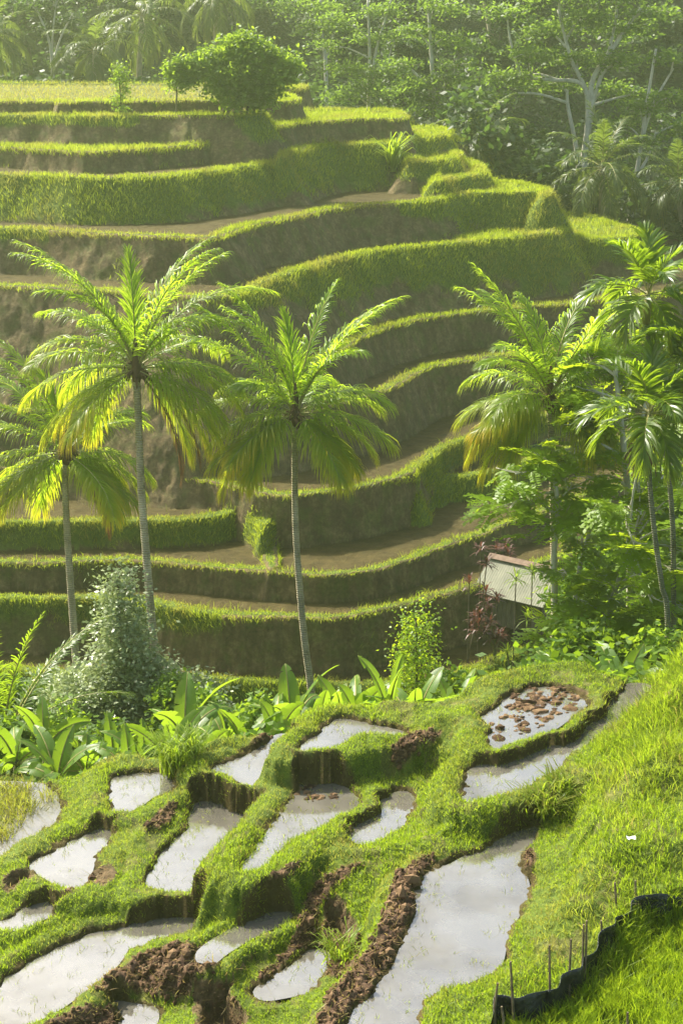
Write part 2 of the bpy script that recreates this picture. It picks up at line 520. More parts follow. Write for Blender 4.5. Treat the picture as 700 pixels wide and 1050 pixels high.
# near paddies: water outline in photo pixels, drop of the water, bund height, bund width
PADS = {
    'pond': dict(drop=14.3, p=[(-90, 800), (0, 803), (25, 804), (52, 808), (58, 822), (57, 835), (48, 850), (25, 868), (0, 879), (-90, 910)], hb=.18, w=.5),
    'small': dict(drop=13.85, p=[(126, 797), (145, 795), (165, 796), (172, 802), (170, 809), (156, 813), (147, 818), (139, 824), (131, 828), (122, 829), (121, 818), (122, 806)], hb=.14, w=.55),
    'curve': dict(drop=14.0, p=[(36, 886), (50, 879), (64, 872), (84, 863), (103, 853), (112, 841), (120, 832), (128, 831), (121, 838), (113, 850), (108, 862), (100, 872), (90, 882), (86, 893), (86, 904), (80, 908), (62, 902), (48, 897), (38, 891)], hb=.16, w=.55),
    'ditch': dict(drop=14.12, p=[(86, 905), (86, 914), (70, 924), (50, 934), (30, 944), (12, 950), (10, 945), (30, 935), (52, 925), (68, 917), (80, 909)], hb=.06, w=.3),
    'long': dict(drop=14.25, p=[(-60, 1052), (-20, 1030), (0, 1015), (20, 1000), (38, 989), (57, 979), (78, 970), (97, 962), (118, 957), (137, 952), (160, 948), (180, 945), (200, 942), (207, 945), (196, 952), (178, 957), (150, 964), (123, 975), (109, 991), (84, 1010), (57, 1030), (30, 1044), (10, 1056), (-20, 1075), (-60, 1100)], hb=.16, w=.45),
    'step': dict(drop=14.0, p=[(204, 824), (218, 823), (232, 827), (246, 834), (259, 843), (253, 853), (247, 858), (238, 868), (229, 878), (217, 892), (207, 905), (200, 911), (182, 912), (162, 911), (158, 907), (161, 897), (175, 874), (185, 861), (193, 849), (199, 838)], hb=.15, w=.55),
    'upper': dict(drop=13.6, p=[(230, 792), (224, 788), (240, 783), (263, 774), (276, 764), (288, 756), (295, 757), (293, 766), (291, 776), (288, 787), (280, 793), (273, 800), (267, 804), (258, 802), (247, 797)], hb=.16, w=.5),
    'mid': dict(drop=13.42, p=[(306, 802), (314, 799), (326, 801), (342, 807), (358, 816), (364, 823), (358, 828), (348, 832), (336, 840), (322, 848), (310, 853), (297, 858), (284, 871), (270, 882), (258, 891), (254, 888), (264, 876), (278, 861), (288, 846), (296, 831), (305, 817), (309, 806)], hb=.15, w=.55),
    'top': dict(drop=12.93, p=[(313, 769), (317, 760), (325, 753), (334, 744), (343, 739), (358, 740), (384, 745), (408, 751), (412, 754), (400, 755), (380, 754), (361, 754), (350, 759), (340, 765), (328, 768), (317, 769)], hb=.16, w=.5),
    'wedge': dict(drop=13.48, p=[(416, 815), (415, 825), (412, 837), (399, 850), (384, 860), (370, 862), (358, 858), (366, 850), (379, 840), (392, 828), (405, 818)], hb=.12, w=.45),
    'muddy': dict(drop=12.72, p=[(497, 737), (511, 725), (524, 716), (537, 708), (552, 706), (572, 708), (593, 713), (598, 720), (590, 728), (577, 738), (562, 748), (545, 754), (525, 760), (508, 767), (506, 758), (504, 746)], hb=.16, w=.55),
    'band': dict(drop=12.82, p=[(484, 792), (505, 782), (528, 777), (549, 771), (568, 764), (584, 756), (598, 746), (612, 736), (626, 724), (634, 714), (643, 704), (655, 702), (666, 706), (658, 715), (648, 724), (636, 735), (620, 747), (602, 760), (588, 771), (574, 783), (555, 797), (538, 806), (521, 812), (500, 818), (481, 822), (480, 806)], hb=.14, w=.45),
    'mirror': dict(drop=13.2, p=[(546, 849), (535, 852), (523, 857), (508, 866), (494, 874), (478, 881), (463, 889), (450, 892), (440, 900), (432, 912), (431, 926), (431, 940), (424, 957), (417, 971), (410, 990), (400, 1003), (390, 1015), (378, 1028), (366, 1041), (356, 1058), (352, 1080), (400, 1085), (418, 1060), (426, 1042), (431, 1026), (450, 1016), (478, 1004), (505, 991), (512, 972), (517, 954), (528, 934), (537, 914), (533, 895), (531, 877), (540, 866), (548, 857)], hb=.12, w=.5),
    'slot': dict(drop=13.9, p=[(291, 936), (284, 944), (268, 951), (243, 964), (225, 975), (213, 984), (212, 977), (226, 966), (240, 958), (266, 946), (280, 939)], hb=.05, w=.3),
    'pool': dict(drop=14.15, p=[(326, 978), (329, 986), (323, 996), (317, 1010), (303, 1015), (288, 1018), (274, 1020), (271, 1016), (286, 1006), (306, 991), (316, 983)], hb=.04, w=.3),
    'corner': dict(drop=14.45, p=[(100, 1026), (112, 1026), (126, 1029), (140, 1033), (152, 1038), (150, 1050), (140, 1062), (128, 1060), (134, 1045), (128, 1035), (115, 1030)], hb=.04, w=.3),
}
# dry holes in the near ground (no water)
PITS = {
    'pit': dict(drop=14.55, p=[(216, 1004), (232, 1002), (250, 1010), (276, 1016), (284, 1022), (270, 1032), (258, 1048), (250, 1075), (200, 1080), (203, 1050), (208, 1028)]),
    'hole': dict(drop=14.3, p=[(336, 952), (348, 950), (362, 958), (368, 970), (360, 990), (346, 1000), (334, 996), (332, 972)]),
    'bank_foot': dict(drop=13.98, p=[(88, 901), (98, 894), (112, 892), (117, 900), (112, 912), (96, 914), (88, 911)]),
    'nook': dict(drop=14.15, p=[(2, 912), (18, 903), (34, 904), (37, 912), (26, 918), (8, 922)]),
}
# (px, py, drop) of plain ground between the paddies and of the right bank
GPTS = [
    (0, 795, 13.75), (50, 800, 13.75), (60, 860, 14.05), (90, 820, 13.75), (20, 900, 13.85), (110, 790, 13.7), (-80, 930, 14.3), (20, 965, 14.2), (-60, 1000, 14.25),
    (150, 860, 13.65), (130, 890, 13.75), (165, 835, 13.6), (190, 795, 13.4), (230, 765, 13.25), (200, 770, 13.45), (110, 945, 14.15), (180, 925, 14.0), (140, 910, 13.8),
    (240, 900, 13.75), (300, 900, 13.55), (335, 885, 13.4), (320, 930, 13.75), (290, 980, 14.02), (180, 990, 14.18), (140, 1005, 14.22), (100, 1045, 14.3), (185, 1030, 14.3),
    (240, 985, 13.98), (375, 920, 13.35), (390, 880, 13.25), (370, 960, 13.5), (350, 1020, 13.9), (300, 1045, 14.2), (280, 1055, 14.3), (330, 1070, 14.2),
    (440, 860, 13.05), (420, 780, 12.75), (450, 810, 12.85), (470, 840, 12.9), (500, 840, 12.85), (520, 825, 12.85), (550, 815, 12.75), (620, 760, 12.58), (590, 778, 12.65), (670, 716, 12.42),
    (600, 790, 12.52), (650, 740, 12.42), (600, 840, 12.25), (640, 850, 12.15), (690, 850, 12.05), (690, 770, 11.75), (700, 700, 11.7), (700, 660, 11.5), (690, 643, 11.45), (676, 664, 11.85), (706, 642, 11.35), (745, 650, 11.1), (780, 760, 11.2), (780, 860, 11.9),
    (570, 880, 12.5), (600, 920, 12.6), (640, 905, 12.5), (700, 905, 12.4), (770, 920, 12.3), (560, 960, 12.85), (650, 930, 12.72), (700, 932, 12.62), (618, 955, 12.8), (520, 1010, 12.95), (470, 1050, 13.1), (590, 985, 12.88), (560, 1020, 12.98),
    (440, 1100, 13.3), (300, 1100, 14.4), (100, 1110, 14.8), (-60, 1120, 14.9), (520, 700, 12.6), (470, 725, 12.65), (430, 738, 12.6), (330, 728, 12.7), (280, 742, 13.1), (620, 695, 12.6), (660, 690, 12.4),
]
# near edge of the drop into the valley, as distance from the camera along x (photo px)
EDGE = [(-90, 28.5), (0, 28.4), (60, 28.4), (110, 28.6), (165, 28.3), (195, 28.2), (240, 28.7), (280, 28.95), (330, 28.9), (400, 28.7), (440, 28.5), (470, 28.9), (490, 29.5), (540, 30.0), (600, 30.1), (650, 29.7), (680, 29.8), (720, 30.2), (800, 31)]
RICE_FIELD = dict(drop=13.05, p=[(505, 1052), (552, 1047), (575, 1033), (600, 1011), (612, 996), (623, 981), (636, 965), (650, 951), (672, 946), (705, 944), (860, 932), (860, 1180), (480, 1180), (490, 1080)])


def seg_sdf(X, Y, P):
    """signed distance (negative inside) from points to closed polygon P (n,2)"""
    d = np.full(X.shape, 1e9)
    inside = np.zeros(X.shape, bool)
    n = len(P)
    for i in range(n):
        ax, ay = P[i]; bx, by = P[(i + 1) % n]
        ex, ey = bx - ax, by - ay
        L = ex * ex + ey * ey
        if L < 1e-12: continue
        t = np.clip(((X - ax) * ex + (Y - ay) * ey) / L, 0, 1)
        d = np.minimum(d, (X - ax - t * ex) ** 2 + (Y - ay - t * ey) ** 2)
        if abs(by - ay) > 1e-12:
            c = (ay > Y) != (by > Y)
            inside ^= c & (X < (bx - ax) * (Y - ay) / (by - ay) + ax)
    d = np.sqrt(d)
    return np.where(inside, -d, d)


def sdf_box(X, Y, P, margin):
    """as seg_sdf, but only worked out near the polygon; far away = 99"""
    out = np.full(X.shape, 99.0)
    lo, hi = P.min(0) - margin, P.max(0) + margin
    m = (X > lo[0]) & (X < hi[0]) & (Y > lo[1]) & (Y < hi[1])
    if m.any(): out[m] = seg_sdf(X[m], Y[m], P)
    return out


def plan(pts, drop, closed=False, sub=5):
    c = catmull(pts, closed, sub)
    return at_drop(c[:, 0], c[:, 1], drop)[:, :2]


for T in TERR:
    if T.get('close') == 'self':
        pts = list(T['lip'])
        if 'lclose' in T: pts = pts + [T['lclose']]
        # smooth the lip, keep the closing corners
        nl = len(T['lip'])
        c = catmull(pts[:nl], False, 4)
        if 'lclose' in T: c = np.vstack([c, [T['lclose']]])
        T['P'] = at_drop(c[:, 0], c[:, 1], T['drop'])[:, :2]
    else:
        c = catmull(T['lip'], False, 4)
        P = at_drop(c[:, 0], c[:, 1], T['drop'])[:, :2]
        T['P'] = np.vstack([P, [[P[-1][0] + 20, 118], [P[0][0] - 20, 118]]])
for k, p in PADS.items(): p['P'] = plan(p['p'], p['drop'], True, 4)
for k, p in PITS.items(): p['P'] = plan(p['p'], p['drop'], True, 4)
RICE_FIELD['P'] = plan(RICE_FIELD['p'], RICE_FIELD['drop'], True, 3)

# brown patches (photo pixels): bare clods of dug earth
CLODS = [
    [(-40, 789), (20, 791), (48, 795), (50, 803), (20, 802), (-40, 801)],
    [(451, 877), (436, 900), (431, 912), (429, 940), (414, 970), (391, 1011), (362, 1043), (340, 1062), (318, 1062), (335, 1020), (352, 1000), (377, 969), (388, 945), (394, 926), (401, 902), (420, 884), (434, 877)],
    [(92, 1018), (105, 1003), (130, 985), (150, 973), (175, 967), (200, 964), (226, 985), (222, 1000), (205, 1005), (195, 1030), (150, 1024), (120, 1022)],
    [(40, 1055), (60, 1040), (90, 1028), (122, 1034), (138, 1055), (100, 1075)],
    [(345, 890), (360, 882), (378, 885), (358, 903), (335, 925), (328, 950), (322, 970), (300, 985), (283, 1006), (270, 1012), (262, 1000), (288, 978), (303, 950), (312, 920), (322, 903)],
    [(260, 913), (290, 887), (312, 883), (302, 898), (280, 914)],
    [(145, 855), (158, 833), (180, 818), (184, 835), (166, 854)],
    [(18, 938), (45, 921), (78, 906), (81, 911), (60, 924), (30, 937)],
    [(221, 785), (245, 770), (268, 750), (284, 742), (300, 745), (284, 757), (264, 774), (232, 789)],
    [(533, 702), (555, 697), (602, 703), (602, 718), (580, 736), (562, 726), (556, 712)],
    [(398, 768), (418, 750), (455, 747), (452, 758), (430, 775), (412, 792), (400, 786)],
    [(668, 712), (684, 706), (690, 714), (676, 720)],
    [(532, 878), (546, 868), (552, 880), (545, 900), (537, 912)],
    [(330, 940), (350, 935), (366, 945), (372, 975), (358, 1000), (330, 1000)],
]
M2 = [9, 13, 14, 15, 16, 17, 18]          # the drier, weedier ones
CLODP = [catmull(c, True, 3) for c in CLODS]


def px_mask(px, py, polys, soft):
    m = np.zeros(px.shape)
    for c in polys:
        d = sdf_box(px, py, c, soft + 2)
        m = np.maximum(m, 1 - smooth(-soft, soft * 0.3, d))
    return m


def base_far(x, y):
    """valley floor, and the hills behind the terraces (height below the camera)"""
    ys = [0, 33, 36, 40, 46, 52, 58, 62, 96, 104, 112, 124, 134, 146, 160, 180, 200, 240, 330]
    ds = [17, 17.2, 18.4, 20.4, 22.6, 24.2, 25.2, 25.4, 25.4, 19, 15.5, 14.6, 12, 7, 1, -8, -17, -30, -40]
    d = np.interp(y, ys, ds)
    # behind the plateau the gully is shallower on the left
    left = smooth(8, -12, x * 90 / np.maximum(y, 60)) * smooth(100, 122, y) * smooth(150, 128, y)
    d = d * (1 - left) + left * np.minimum(d, np.interp(y, [100, 122, 130, 150], [7, 7.2, 7.0, 4]))
    return d


def terrain(X, Y):
    """height (m, world) and attributes of the ground at plan points (flat arrays)"""
    n = X.size
    Z = np.full(n, 0.0)
    grass = np.zeros(n); wet = np.zeros(n); clod = np.zeros(n); wood = np.zeros(n); stub = np.zeros(n); lipm = np.zeros(n); owl = np.full(n, -99.0); owc = np.zeros(n)
    far = Y > 34.5
    # ---------- far: valley, slope, hills
    if far.any():
        x, y = X[far], Y[far]
        wob = (fbm(x * 0.35, y * 0.35, 0, 3, 3) - 0.5)
        d0 = base_far(x, y) + wob * np.interp(y, [34, 60, 96, 130, 200], [1.2, 0.5, 0.5, 3, 7])
        best = -d0
        own = np.full(x.shape, -1)
        sown = np.full(x.shape, 99.0)
        nz = (fbm(x * 0.7, y * 0.7, 0, 11, 4) - 0.5)
        for i, T in enumerate(TERR):
            m = (y > 50) & (y < 128)
            s = np.full(x.shape, 99.0)
            s[m] = seg_sdf(x[m], y[m], T['P'])
            s = s + nz * 0.55
            zi = np.where(s < 0, -T['drop'] - 0.14 * (1 - smooth(-0.60, -0.30, s)) , -T['drop'] - np.maximum(s - 0.12, 0) * T['bat'] - 0.3 * np.minimum(s, .12))
            up = zi > best
            best = np.where(up, zi, best); own = np.where(up, i, own); sown = np.where(up, s, sown)
        z = best
        depth = np.zeros(x.shape)
        ol = np.full(x.shape, -99.0); oc = np.zeros(x.shape)
        g = np.zeros(x.shape); wt = np.zeros(x.shape); st = np.zeros(x.shape); lp = np.zeros(x.shape)
        px, py = project(x, y, z + CAMZ)
        n2 = fbm(x * 1.1, y * 1.1, z * 1.1, 21, 4) - 0.5
        for i, T in enumerate(TERR):
            m = own == i
            if not m.any(): continue
            dep = -T['drop'] - z[m]
            cv = np.interp(px[m], [a for a, b in T['cov']], [b for a, b in T['cov']])
            tr = np.interp(px[m], [a for a, b in T['tread']], [b for a, b in T['tread']])
            s = sown[m]
            riser = s > 0.0
            ol[m] = -T['drop'] + CAMZ; oc[m] = cv
            cvn = cv * (1 + 1.5 * n2[m])
            gr = np.where(riser, 1 - smooth(cvn * 0.8, cvn * 1.25 + 0.02, dep), 0)
            lip = (1 - smooth(-0.60, -0.78, s) * 1.0) if False else smooth(-0.50, -0.30, s)
            gt = np.where(~riser, np.maximum(lip, np.clip(tr, 0, 1) * (1 - np.clip(tr - 1, 0, 1) * 0.45)), 0)
            # weeds scattered over the earth face
            lip = lip * np.where(n2[m] < -0.13, 0.35, 1)
            weeds = np.where(riser, smooth(0.06, 0.18, n2[m]) * 0.30, 0)
            g[m] = np.maximum(np.maximum(np.where(cv > 0.45, gr, 0), gt), weeds)
            wt[m] = np.where(~riser, (1 - lip) * (1 - np.clip(tr, 0, 1)), 0)
            st[m] = np.where(~riser, np.clip(tr - 1, 0, 1) * (1 - lip), 0)
            lp[m] = np.where(~riser, lip, np.where(dep < 0.15, 1.0, 0))
        valley = (own == -1)
        wd = np.where(valley & ((y > 98) | (y < 56)), 1.0, 0)
        g = np.where(valley, np.where(y < 56, 0.5, 0.15), g)
        # roughness of the earth faces
        z = z + np.where(sown > 0.05, (fbm(x * 3, y * 3, z * 3, 5, 3) - 0.5) * 0.22, (fbm(x * 4, y * 4, 0, 6, 3) - 0.5) * 0.07)
        Z[far] = z + CAMZ; grass[far] = g; wet[far] = wt; wood[far] = wd; stub[far] = st; lipm[far] = lp; owl[far] = ol; owc[far] = oc
    # ---------- near: paddies
    nr = ~far
    if nr.any():
        x, y = X[nr], Y[nr]
        gp = np.array([at_drop(a, b, c) for a, b, c in GPTS])
        num = np.zeros(x.shape); den = np.zeros(x.shape)
        for q in gp:
            w = 1.0 / (((x - q[0]) ** 2 + (y - q[1]) ** 2) ** 1.6 + 0.02)
            num += w * (q[2] - CAMZ); den += w
        G = num / den
        wob = (fbm(x * 0.9, y * 0.9, 0, 31, 3) - 0.5)
        # a little wander of every bund edge
        wx = x + (fbm(x * 2.2, y * 2.2, 0, 41, 4) - 0.5) * 0.30 + (vnoise(x * 11, y * 11, 0, 45) - 0.5) * 0.09
        wy = y + (fbm(x * 2.2, y * 2.2, 0, 43, 4) - 0.5) * 0.30 + (vnoise(x * 11, y * 11, 0, 46) - 0.5) * 0.09
        out = G + wob * 0.25
        S = {}
        for k, p in PADS.items():
            S[k] = sdf_box(wx, wy, p['P'], 2.5) - (0.12 if k in ('mirror', 'muddy', 'pond', 'band', 'top') else 0.18)
        for k, p in PADS.items():
            for k2, q in PADS.items():
                if q['drop'] < p['drop'] - 0.04:
                    S[k] = np.maximum(S[k], np.where(S[k2] < 0.3, 0.24 - S[k2], -9))
        for k, p in PADS.items():
            out = np.minimum(out, -p['drop'] + p['hb'] * 0.5 + np.maximum(S[k], 0) * np.where(S[k] < 0.5, 0.25, 0.6 if k not in ('band', 'mirror') else 1.5) - np.where(S[k] < 0.5, 0, 0.175 if k not in ('band', 'mirror') else 0.625))
        for k, p in PADS.items():
            s = S[k]
            w, hb = p['w'], p['hb'] * 0.8
            sw = np.maximum(s, 0)
            prof = hb - 0.10 * (np.abs(sw - w * 0.45) / (w * 0.5)) ** 2 * (sw < w) - np.maximum(sw - w, 0) * 2.6 - 0.1 * (sw >= w)
            out = np.where(s < 2.4, np.maximum(out, -p['drop'] + prof), out)
        z = out
        inside = np.zeros(x.shape)
        wt = np.zeros(x.shape)
        for k, p in list(PADS.items()):
            s = S[k]
            low = -p['drop'] - 0.07
            m = s < 0
            f = smooth(-0.13, 0.0, s)
            z = np.where(m, np.minimum(z, low + (out - low) * f), z)
            inside = np.where(m, 1, inside)
            wt = np.maximum(wt, smooth(0.05, -0.02, s))
        pitm = np.zeros(x.shape)
        for k, p in PITS.items():
            s = sdf_box(wx, wy, p['P'], 2.5)
            for k2 in ('slot', 'pool', 'corner', 'long'): s = np.maximum(s, np.where(S[k2] < 0.4, 0.30 - S[k2], -9))
            m = s < 0
            low = -p['drop']
            f = smooth(-0.22, 0.0, s)
            z = np.where(m, np.minimum(z, low + (out - low) * f), z)
            pitm = np.maximum(pitm, smooth(0.05, -0.02, s))
            inside = np.where(m, 1, inside)
        s = sdf_box(x, y, RICE_FIELD['P'], 3)
        z = np.where(s < 0, np.minimum(z, -RICE_FIELD['drop'] + (np.minimum(out, z) + RICE_FIELD['drop']) * smooth(-0.35, 0.0, s)), z)
        rice = s < -0.12
        # the valley edge
        px, py = project(x, y, z + CAMZ)
        ed = np.interp(px, [a for a, b in EDGE], [b for a, b in EDGE])
        over = y - ed
        zed = np.minimum(z, np.where(over > 0, z - np.maximum(over - 0.25, 0) * 1.2, z))
        z = np.maximum(zed, np.minimum(z, -17.6))
        cl = px_mask(px, py, CLODP, 9.0)
        nn = fbm(x * 2.5, y * 2.5, 0, 61, 4)
        # vertical earth faces: no grass below the overhang
        wall = np.zeros(x.shape)
        for k, p in PADS.items():
            m = S[k] < 0
            hw = (z + p['drop']) if k not in ('step', 'mid') else (z - out + 0.17)
            wall = np.where(m, smooth(0.03, 0.09, hw), wall)
        g = np.maximum(1 - inside, wall * 0.9) * (1 - smooth(0.25, 0.75, cl + (nn - 0.5) * 0.9))
        g = np.where(over > 0.8, g * 0.75, g)
        g = g * np.where(nn < 0.33, 0.6, 1)
        cl2 = np.clip(np.maximum(smooth(0.2, 0.6, cl), smooth(0.64, 0.72, nn) * 0.25 * (px > 540)), 0, 1) * (1 - inside)
        cl2 = np.maximum(cl2, pitm * 0.45)
        # lumps of dug earth
        lump = np.maximum(vnoise(x * 7, y * 7, 0, 71), vnoise(x * 11 + 5, y * 11, 0, 72) * 0.9)
        z = z + cl2 * (lump - 0.35) * np.where(px > 545, 0.06, 0.17) + (1 - inside) * (fbm(x * 6, y * 6, 0, 73, 3) - 0.5) * 0.07
        z = z + inside * 0
        Z[nr] = z + CAMZ; grass[nr] = g; wet[nr] = np.clip(wt, 0, 1); clod[nr] = cl2
        stub[nr] = np.where(rice, -1.0, 0)
    return Z, dict(grass=grass, wet=wet, clod=clod, wood=wood, stub=stub, lip=lipm, owl=owl, owc=owc)


ys = np.concatenate([np.arange(11, 17, 0.25), np.arange(17, 34.5, 0.045), np.arange(34.5, 56, 0.16), np.arange(56, 108, 0.075), np.arange(108, 128, 0.25), np.geomspace(128, 330, 90)])
us = np.concatenate([[-3, -1.6, -1.0, -0.7, -0.5], np.linspace(-0.40, -0.25, 40, endpoint=False), np.linspace(-0.25, 0.25, 560), np.linspace(0.25, 0.40, 41)[1:], [0.5, 0.7, 1.0, 1.6, 3]])
GY, GU = np.meshgrid(ys, us, indexing='ij')
GX = GU * GY
GZ, GA = terrain(GX.ravel(), GY.ravel())
GZ = GZ.reshape(GX.shape)
NR, NC = GX.shape
idx = np.arange(NR * NC).reshape(NR, NC)
quads = np.stack([idx[:-1, :-1], idx[:-1, 1:], idx[1:, 1:], idx[1:, :-1]], -1).reshape(-1, 4)
ground = mesh_np("ground", np.stack([GX, GY, GZ], -1).reshape(-1, 3), quads.ravel(), np.arange(len(quads)) * 4, M_GROUND,
                 {k: GA[k] for k in ('grass', 'wet', 'clod', 'wood')}, True)
tag(ground, kind='structure')
gb = MB()
gb.add([(-3000, -600, -14), (3000, -600, -14), (3000, 3000, -14), (-3000, 3000, -14)], [(0, 1, 2, 3)], wood=1.0)
tag(gb.build("terrain", M_GROUND), kind='structure')


def ground_z(x, y):
    u = x / y
    i = np.clip(np.searchsorted(ys, y) - 1, 0, NR - 2)
    j = np.clip(np.searchsorted(us, u) - 1, 0, NC - 2)
    fy = np.clip((y - ys[i]) / (ys[i + 1] - ys[i]), 0, 1)
    fu = np.clip((u - us[j]) / (us[j + 1] - us[j]), 0, 1)
    return (GZ[i, j] * (1 - fy) * (1 - fu) + GZ[i + 1, j] * fy * (1 - fu) + GZ[i, j + 1] * (1 - fy) * fu + GZ[i + 1, j + 1] * fy * fu)


def on_ground(px, D, sink=0.05):
    x = (px - CX) / FPX * D / cp * 1.0
    # px refers to the spot's column: solve with the true depth
    for _ in range(3):
        z = float(ground_z(np.array(x), np.array(D)))
        depth = D * cp - (z - CAMZ) * sp
        x = (px - CX) / FPX * depth
    z = float(ground_z(np.array(x), np.array(D)))
    return Vector((x, D, z - sink))


# ------------------------------------------------------------------ water
for k, p in PADS.items():
    P = p['P']
    me = bpy.data.meshes.new("paddy_water")
    bm = bmesh.new()
    tgt = np.roll(P, -1, 0) - np.roll(P, 1, 0)
    nn_ = np.stack([tgt[:, 1], -tgt[:, 0]], -1) / (np.linalg.norm(tgt, axis=1, keepdims=True) + 1e-9)
    if np.sum(P[:, 0] * np.roll(P[:, 1], -1) - np.roll(P[:, 0], -1) * P[:, 1]) < 0: nn_ = -nn_
    P = P + nn_ * (0.10 if k in ('mirror', 'muddy', 'pond', 'band', 'top') else 0.16)
    vs = [bm.verts.new((a, b, CAMZ - p['drop'])) for a, b in P]
    f = bm.faces.new(vs)
    f.normal_update()
    if f.normal.z < 0: f.normal_flip()
    bm.to_mesh(me); bm.free()
    me.materials.append(M_WATER)
    o = bpy.data.objects.new("paddy_water", me)
    COL.objects.link(o)
    tag(o, kind='structure')


# ------------------------------------------------------------------ grass blades
def blade_mesh(name, mat, root, dirv, h, w, bend, dry):
    n = len(root)
    ang = rng.uniform(0, 2 * math.pi, n)
    side = np.stack([np.cos(ang), np.sin(ang), 0 * ang], -1)
    mid = root + dirv * (h * 0.55)[:, None] + bend * (h * 0.18)[:, None]
    tip = root + dirv * (h * 0.95)[:, None] + bend * (h * 0.62)[:, None]
    V = np.empty((n, 5, 3))
    V[:, 0] = root - side * (w * 0.5)[:, None]
    V[:, 1] = root + side * (w * 0.5)[:, None]
    V[:, 2] = mid - side * (w * 0.38)[:, None]
    V[:, 3] = mid + side * (w * 0.38)[:, None]
    V[:, 4] = tip
    b = (np.arange(n) * 5)[:, None]
    loops = np.concatenate([b + np.array([0, 1, 3, 2]), b + np.array([2, 3, 4])], 1).ravel()
    starts = (np.arange(n) * 7)[:, None] + np.array([0, 4])
    dr = np.repeat(dry[:, None], 5, 1)
    dr[:, :2] = np.minimum(1, dr[:, :2] + 0.05)
    o = mesh_np(name, V.reshape(-1, 3), loops, starts.ravel(), mat, {'dry': dr.ravel()}, True)
    return tag(o, kind='stuff')


# cell data of the ground grid
cx_ = (GX[:-1, :-1] + GX[1:, 1:]) / 2
cy_ = (GY[:-1, :-1] + GY[1:, 1:]) / 2
v1 = np.stack([GX[:-1, 1:] - GX[:-1, :-1], GY[:-1, 1:] - GY[:-1, :-1], GZ[:-1, 1:] - GZ[:-1, :-1]], -1)
v2 = np.stack([GX[1:, :-1] - GX[:-1, :-1], GY[1:, :-1] - GY[:-1, :-1], GZ[1:, :-1] - GZ[:-1, :-1]], -1)
nrm = np.cross(v1, v2)
area = np.linalg.norm(nrm, axis=-1)
nrm = nrm / (area[..., None] + 1e-12)


def cellv(k):
    a = GA[k].reshape(NR, NC)
    return (a[:-1, :-1] + a[1:, 1:] + a[1:, :-1] + a[:-1, 1:]) / 4


CG, CW, CC, CS, CL = cellv('grass'), cellv('wet'), cellv('clod'), cellv('stub'), cellv('lip')
inview = np.abs(GU[:-1, :-1]) < 0.31


def scatter(density):
    """random points on the grid; density per m2 and cell"""
    lam = density * area * inview
    cnt = rng.poisson(lam)
    ii, jj = np.nonzero(cnt)
    r = cnt[ii, jj]
    ii, jj = np.repeat(ii, r), np.repeat(jj, r)
    a, b = rng.random(len(ii)), rng.random(len(ii))
    p0 = np.stack([GX[ii, jj], GY[ii, jj], GZ[ii, jj]], -1)
    p = p0 + v1[ii, jj] * a[:, None] + v2[ii, jj] * b[:, None]
    return p, nrm[ii, jj], ii, jj


def rnd_dir(n, upness, N, along):
    d = np.stack([rng.normal(0, 1, n), rng.normal(0, 1, n), np.zeros(n)], -1) * upness
    d = d + np.array([0, 0, 1.0]) + N * along
    return d / np.linalg.norm(d, axis=1, keepdims=True)


# near grass
near = (cy_ < 34.5)
steep = nrm[..., 2]
ricecell = CS < -0.5
worn = smooth(0.56, 0.68, fbm(cx_ * 0.9, cy_ * 0.9, 0, 93, 4))
dens = np.where(near & ~ricecell, CG, 0) * (1 - 0.6 * worn) * np.where(steep > 0.45, 1.0, 0.35)
shag = smooth(0.42, 0.62, fbm(cx_ * 0.6, cy_ * 0.6, 0, 91, 3))      # rank clumps against close-cut bund tops
pxc, pyc = project(cx_, cy_, GZ[:-1, :-1])
bankz = smooth(560, 640, pxc + (pyc - 850) * 0.2) * near
p, N, ii, jj = scatter(dens * (1350 - 650 * bankz) * np.where(cy_ > 30.5, 0.6, 1))
n = len(p)
tall = shag[ii, jj] * 0.5 + bankz[ii, jj] * 0.5 + rng.random(n) * 0.25
bz = bankz[ii, jj]
h = (0.060 + (0.06 + 0.15 * bz) * tall ** 1.5 + 0.03 * bz) * rng.uniform(0.6, 1.35, n)
dry = np.clip(rng.random(n) * 0.25 + np.where(rng.random(n) < 0.04 + 0.35 * CC[ii, jj], 0.7, 0) + 0.45 * worn[ii, jj] * (1 - 0.6 * bz) + 0.25 * (1 - 0.5 * bz) * smooth(0.5, 0.75, fbm(p[:, 0] * 1.6, p[:, 1] * 1.6, 0, 95, 3)), 0, 1) * 0.8
bend = np.stack([rng.normal(0, 1, n), rng.normal(-0.25, 1, n), rng.normal(-0.25, 0.3, n)], -1) * 0.7
blade_mesh("grass", M_GRASS, p, rnd_dir(n, 0.26, N, 0.35), h, rng.uniform(0.008, 0.014, n) * (0.75 + 0.4 * tall + 0.3 * bz), bend, dry)
print("near blades", n)

# rice in the lower right field, planted in hills of many blades
p, N, ii, jj = scatter(np.where(ricecell & near, 1, 0) * 75.0)
k = 22
n = len(p) * k
pr = np.repeat(p, k, 0) + np.stack([rng.normal(0, .035, n), rng.normal(0, .035, n), np.zeros(n)], -1)
h = rng.uniform(0.20, 0.38, n)
bend = np.stack([rng.normal(0, 1, n), rng.normal(0, 1, n), rng.normal(-0.1, .2, n)], -1) * 0.5
blade_mesh("rice", M_RICE, pr, rnd_dir(n, 0.22, np.zeros((n, 3)), 0), h, rng.uniform(0.010, 0.016, n), bend, rng.random(n) * 0.12)
print("rice", n)

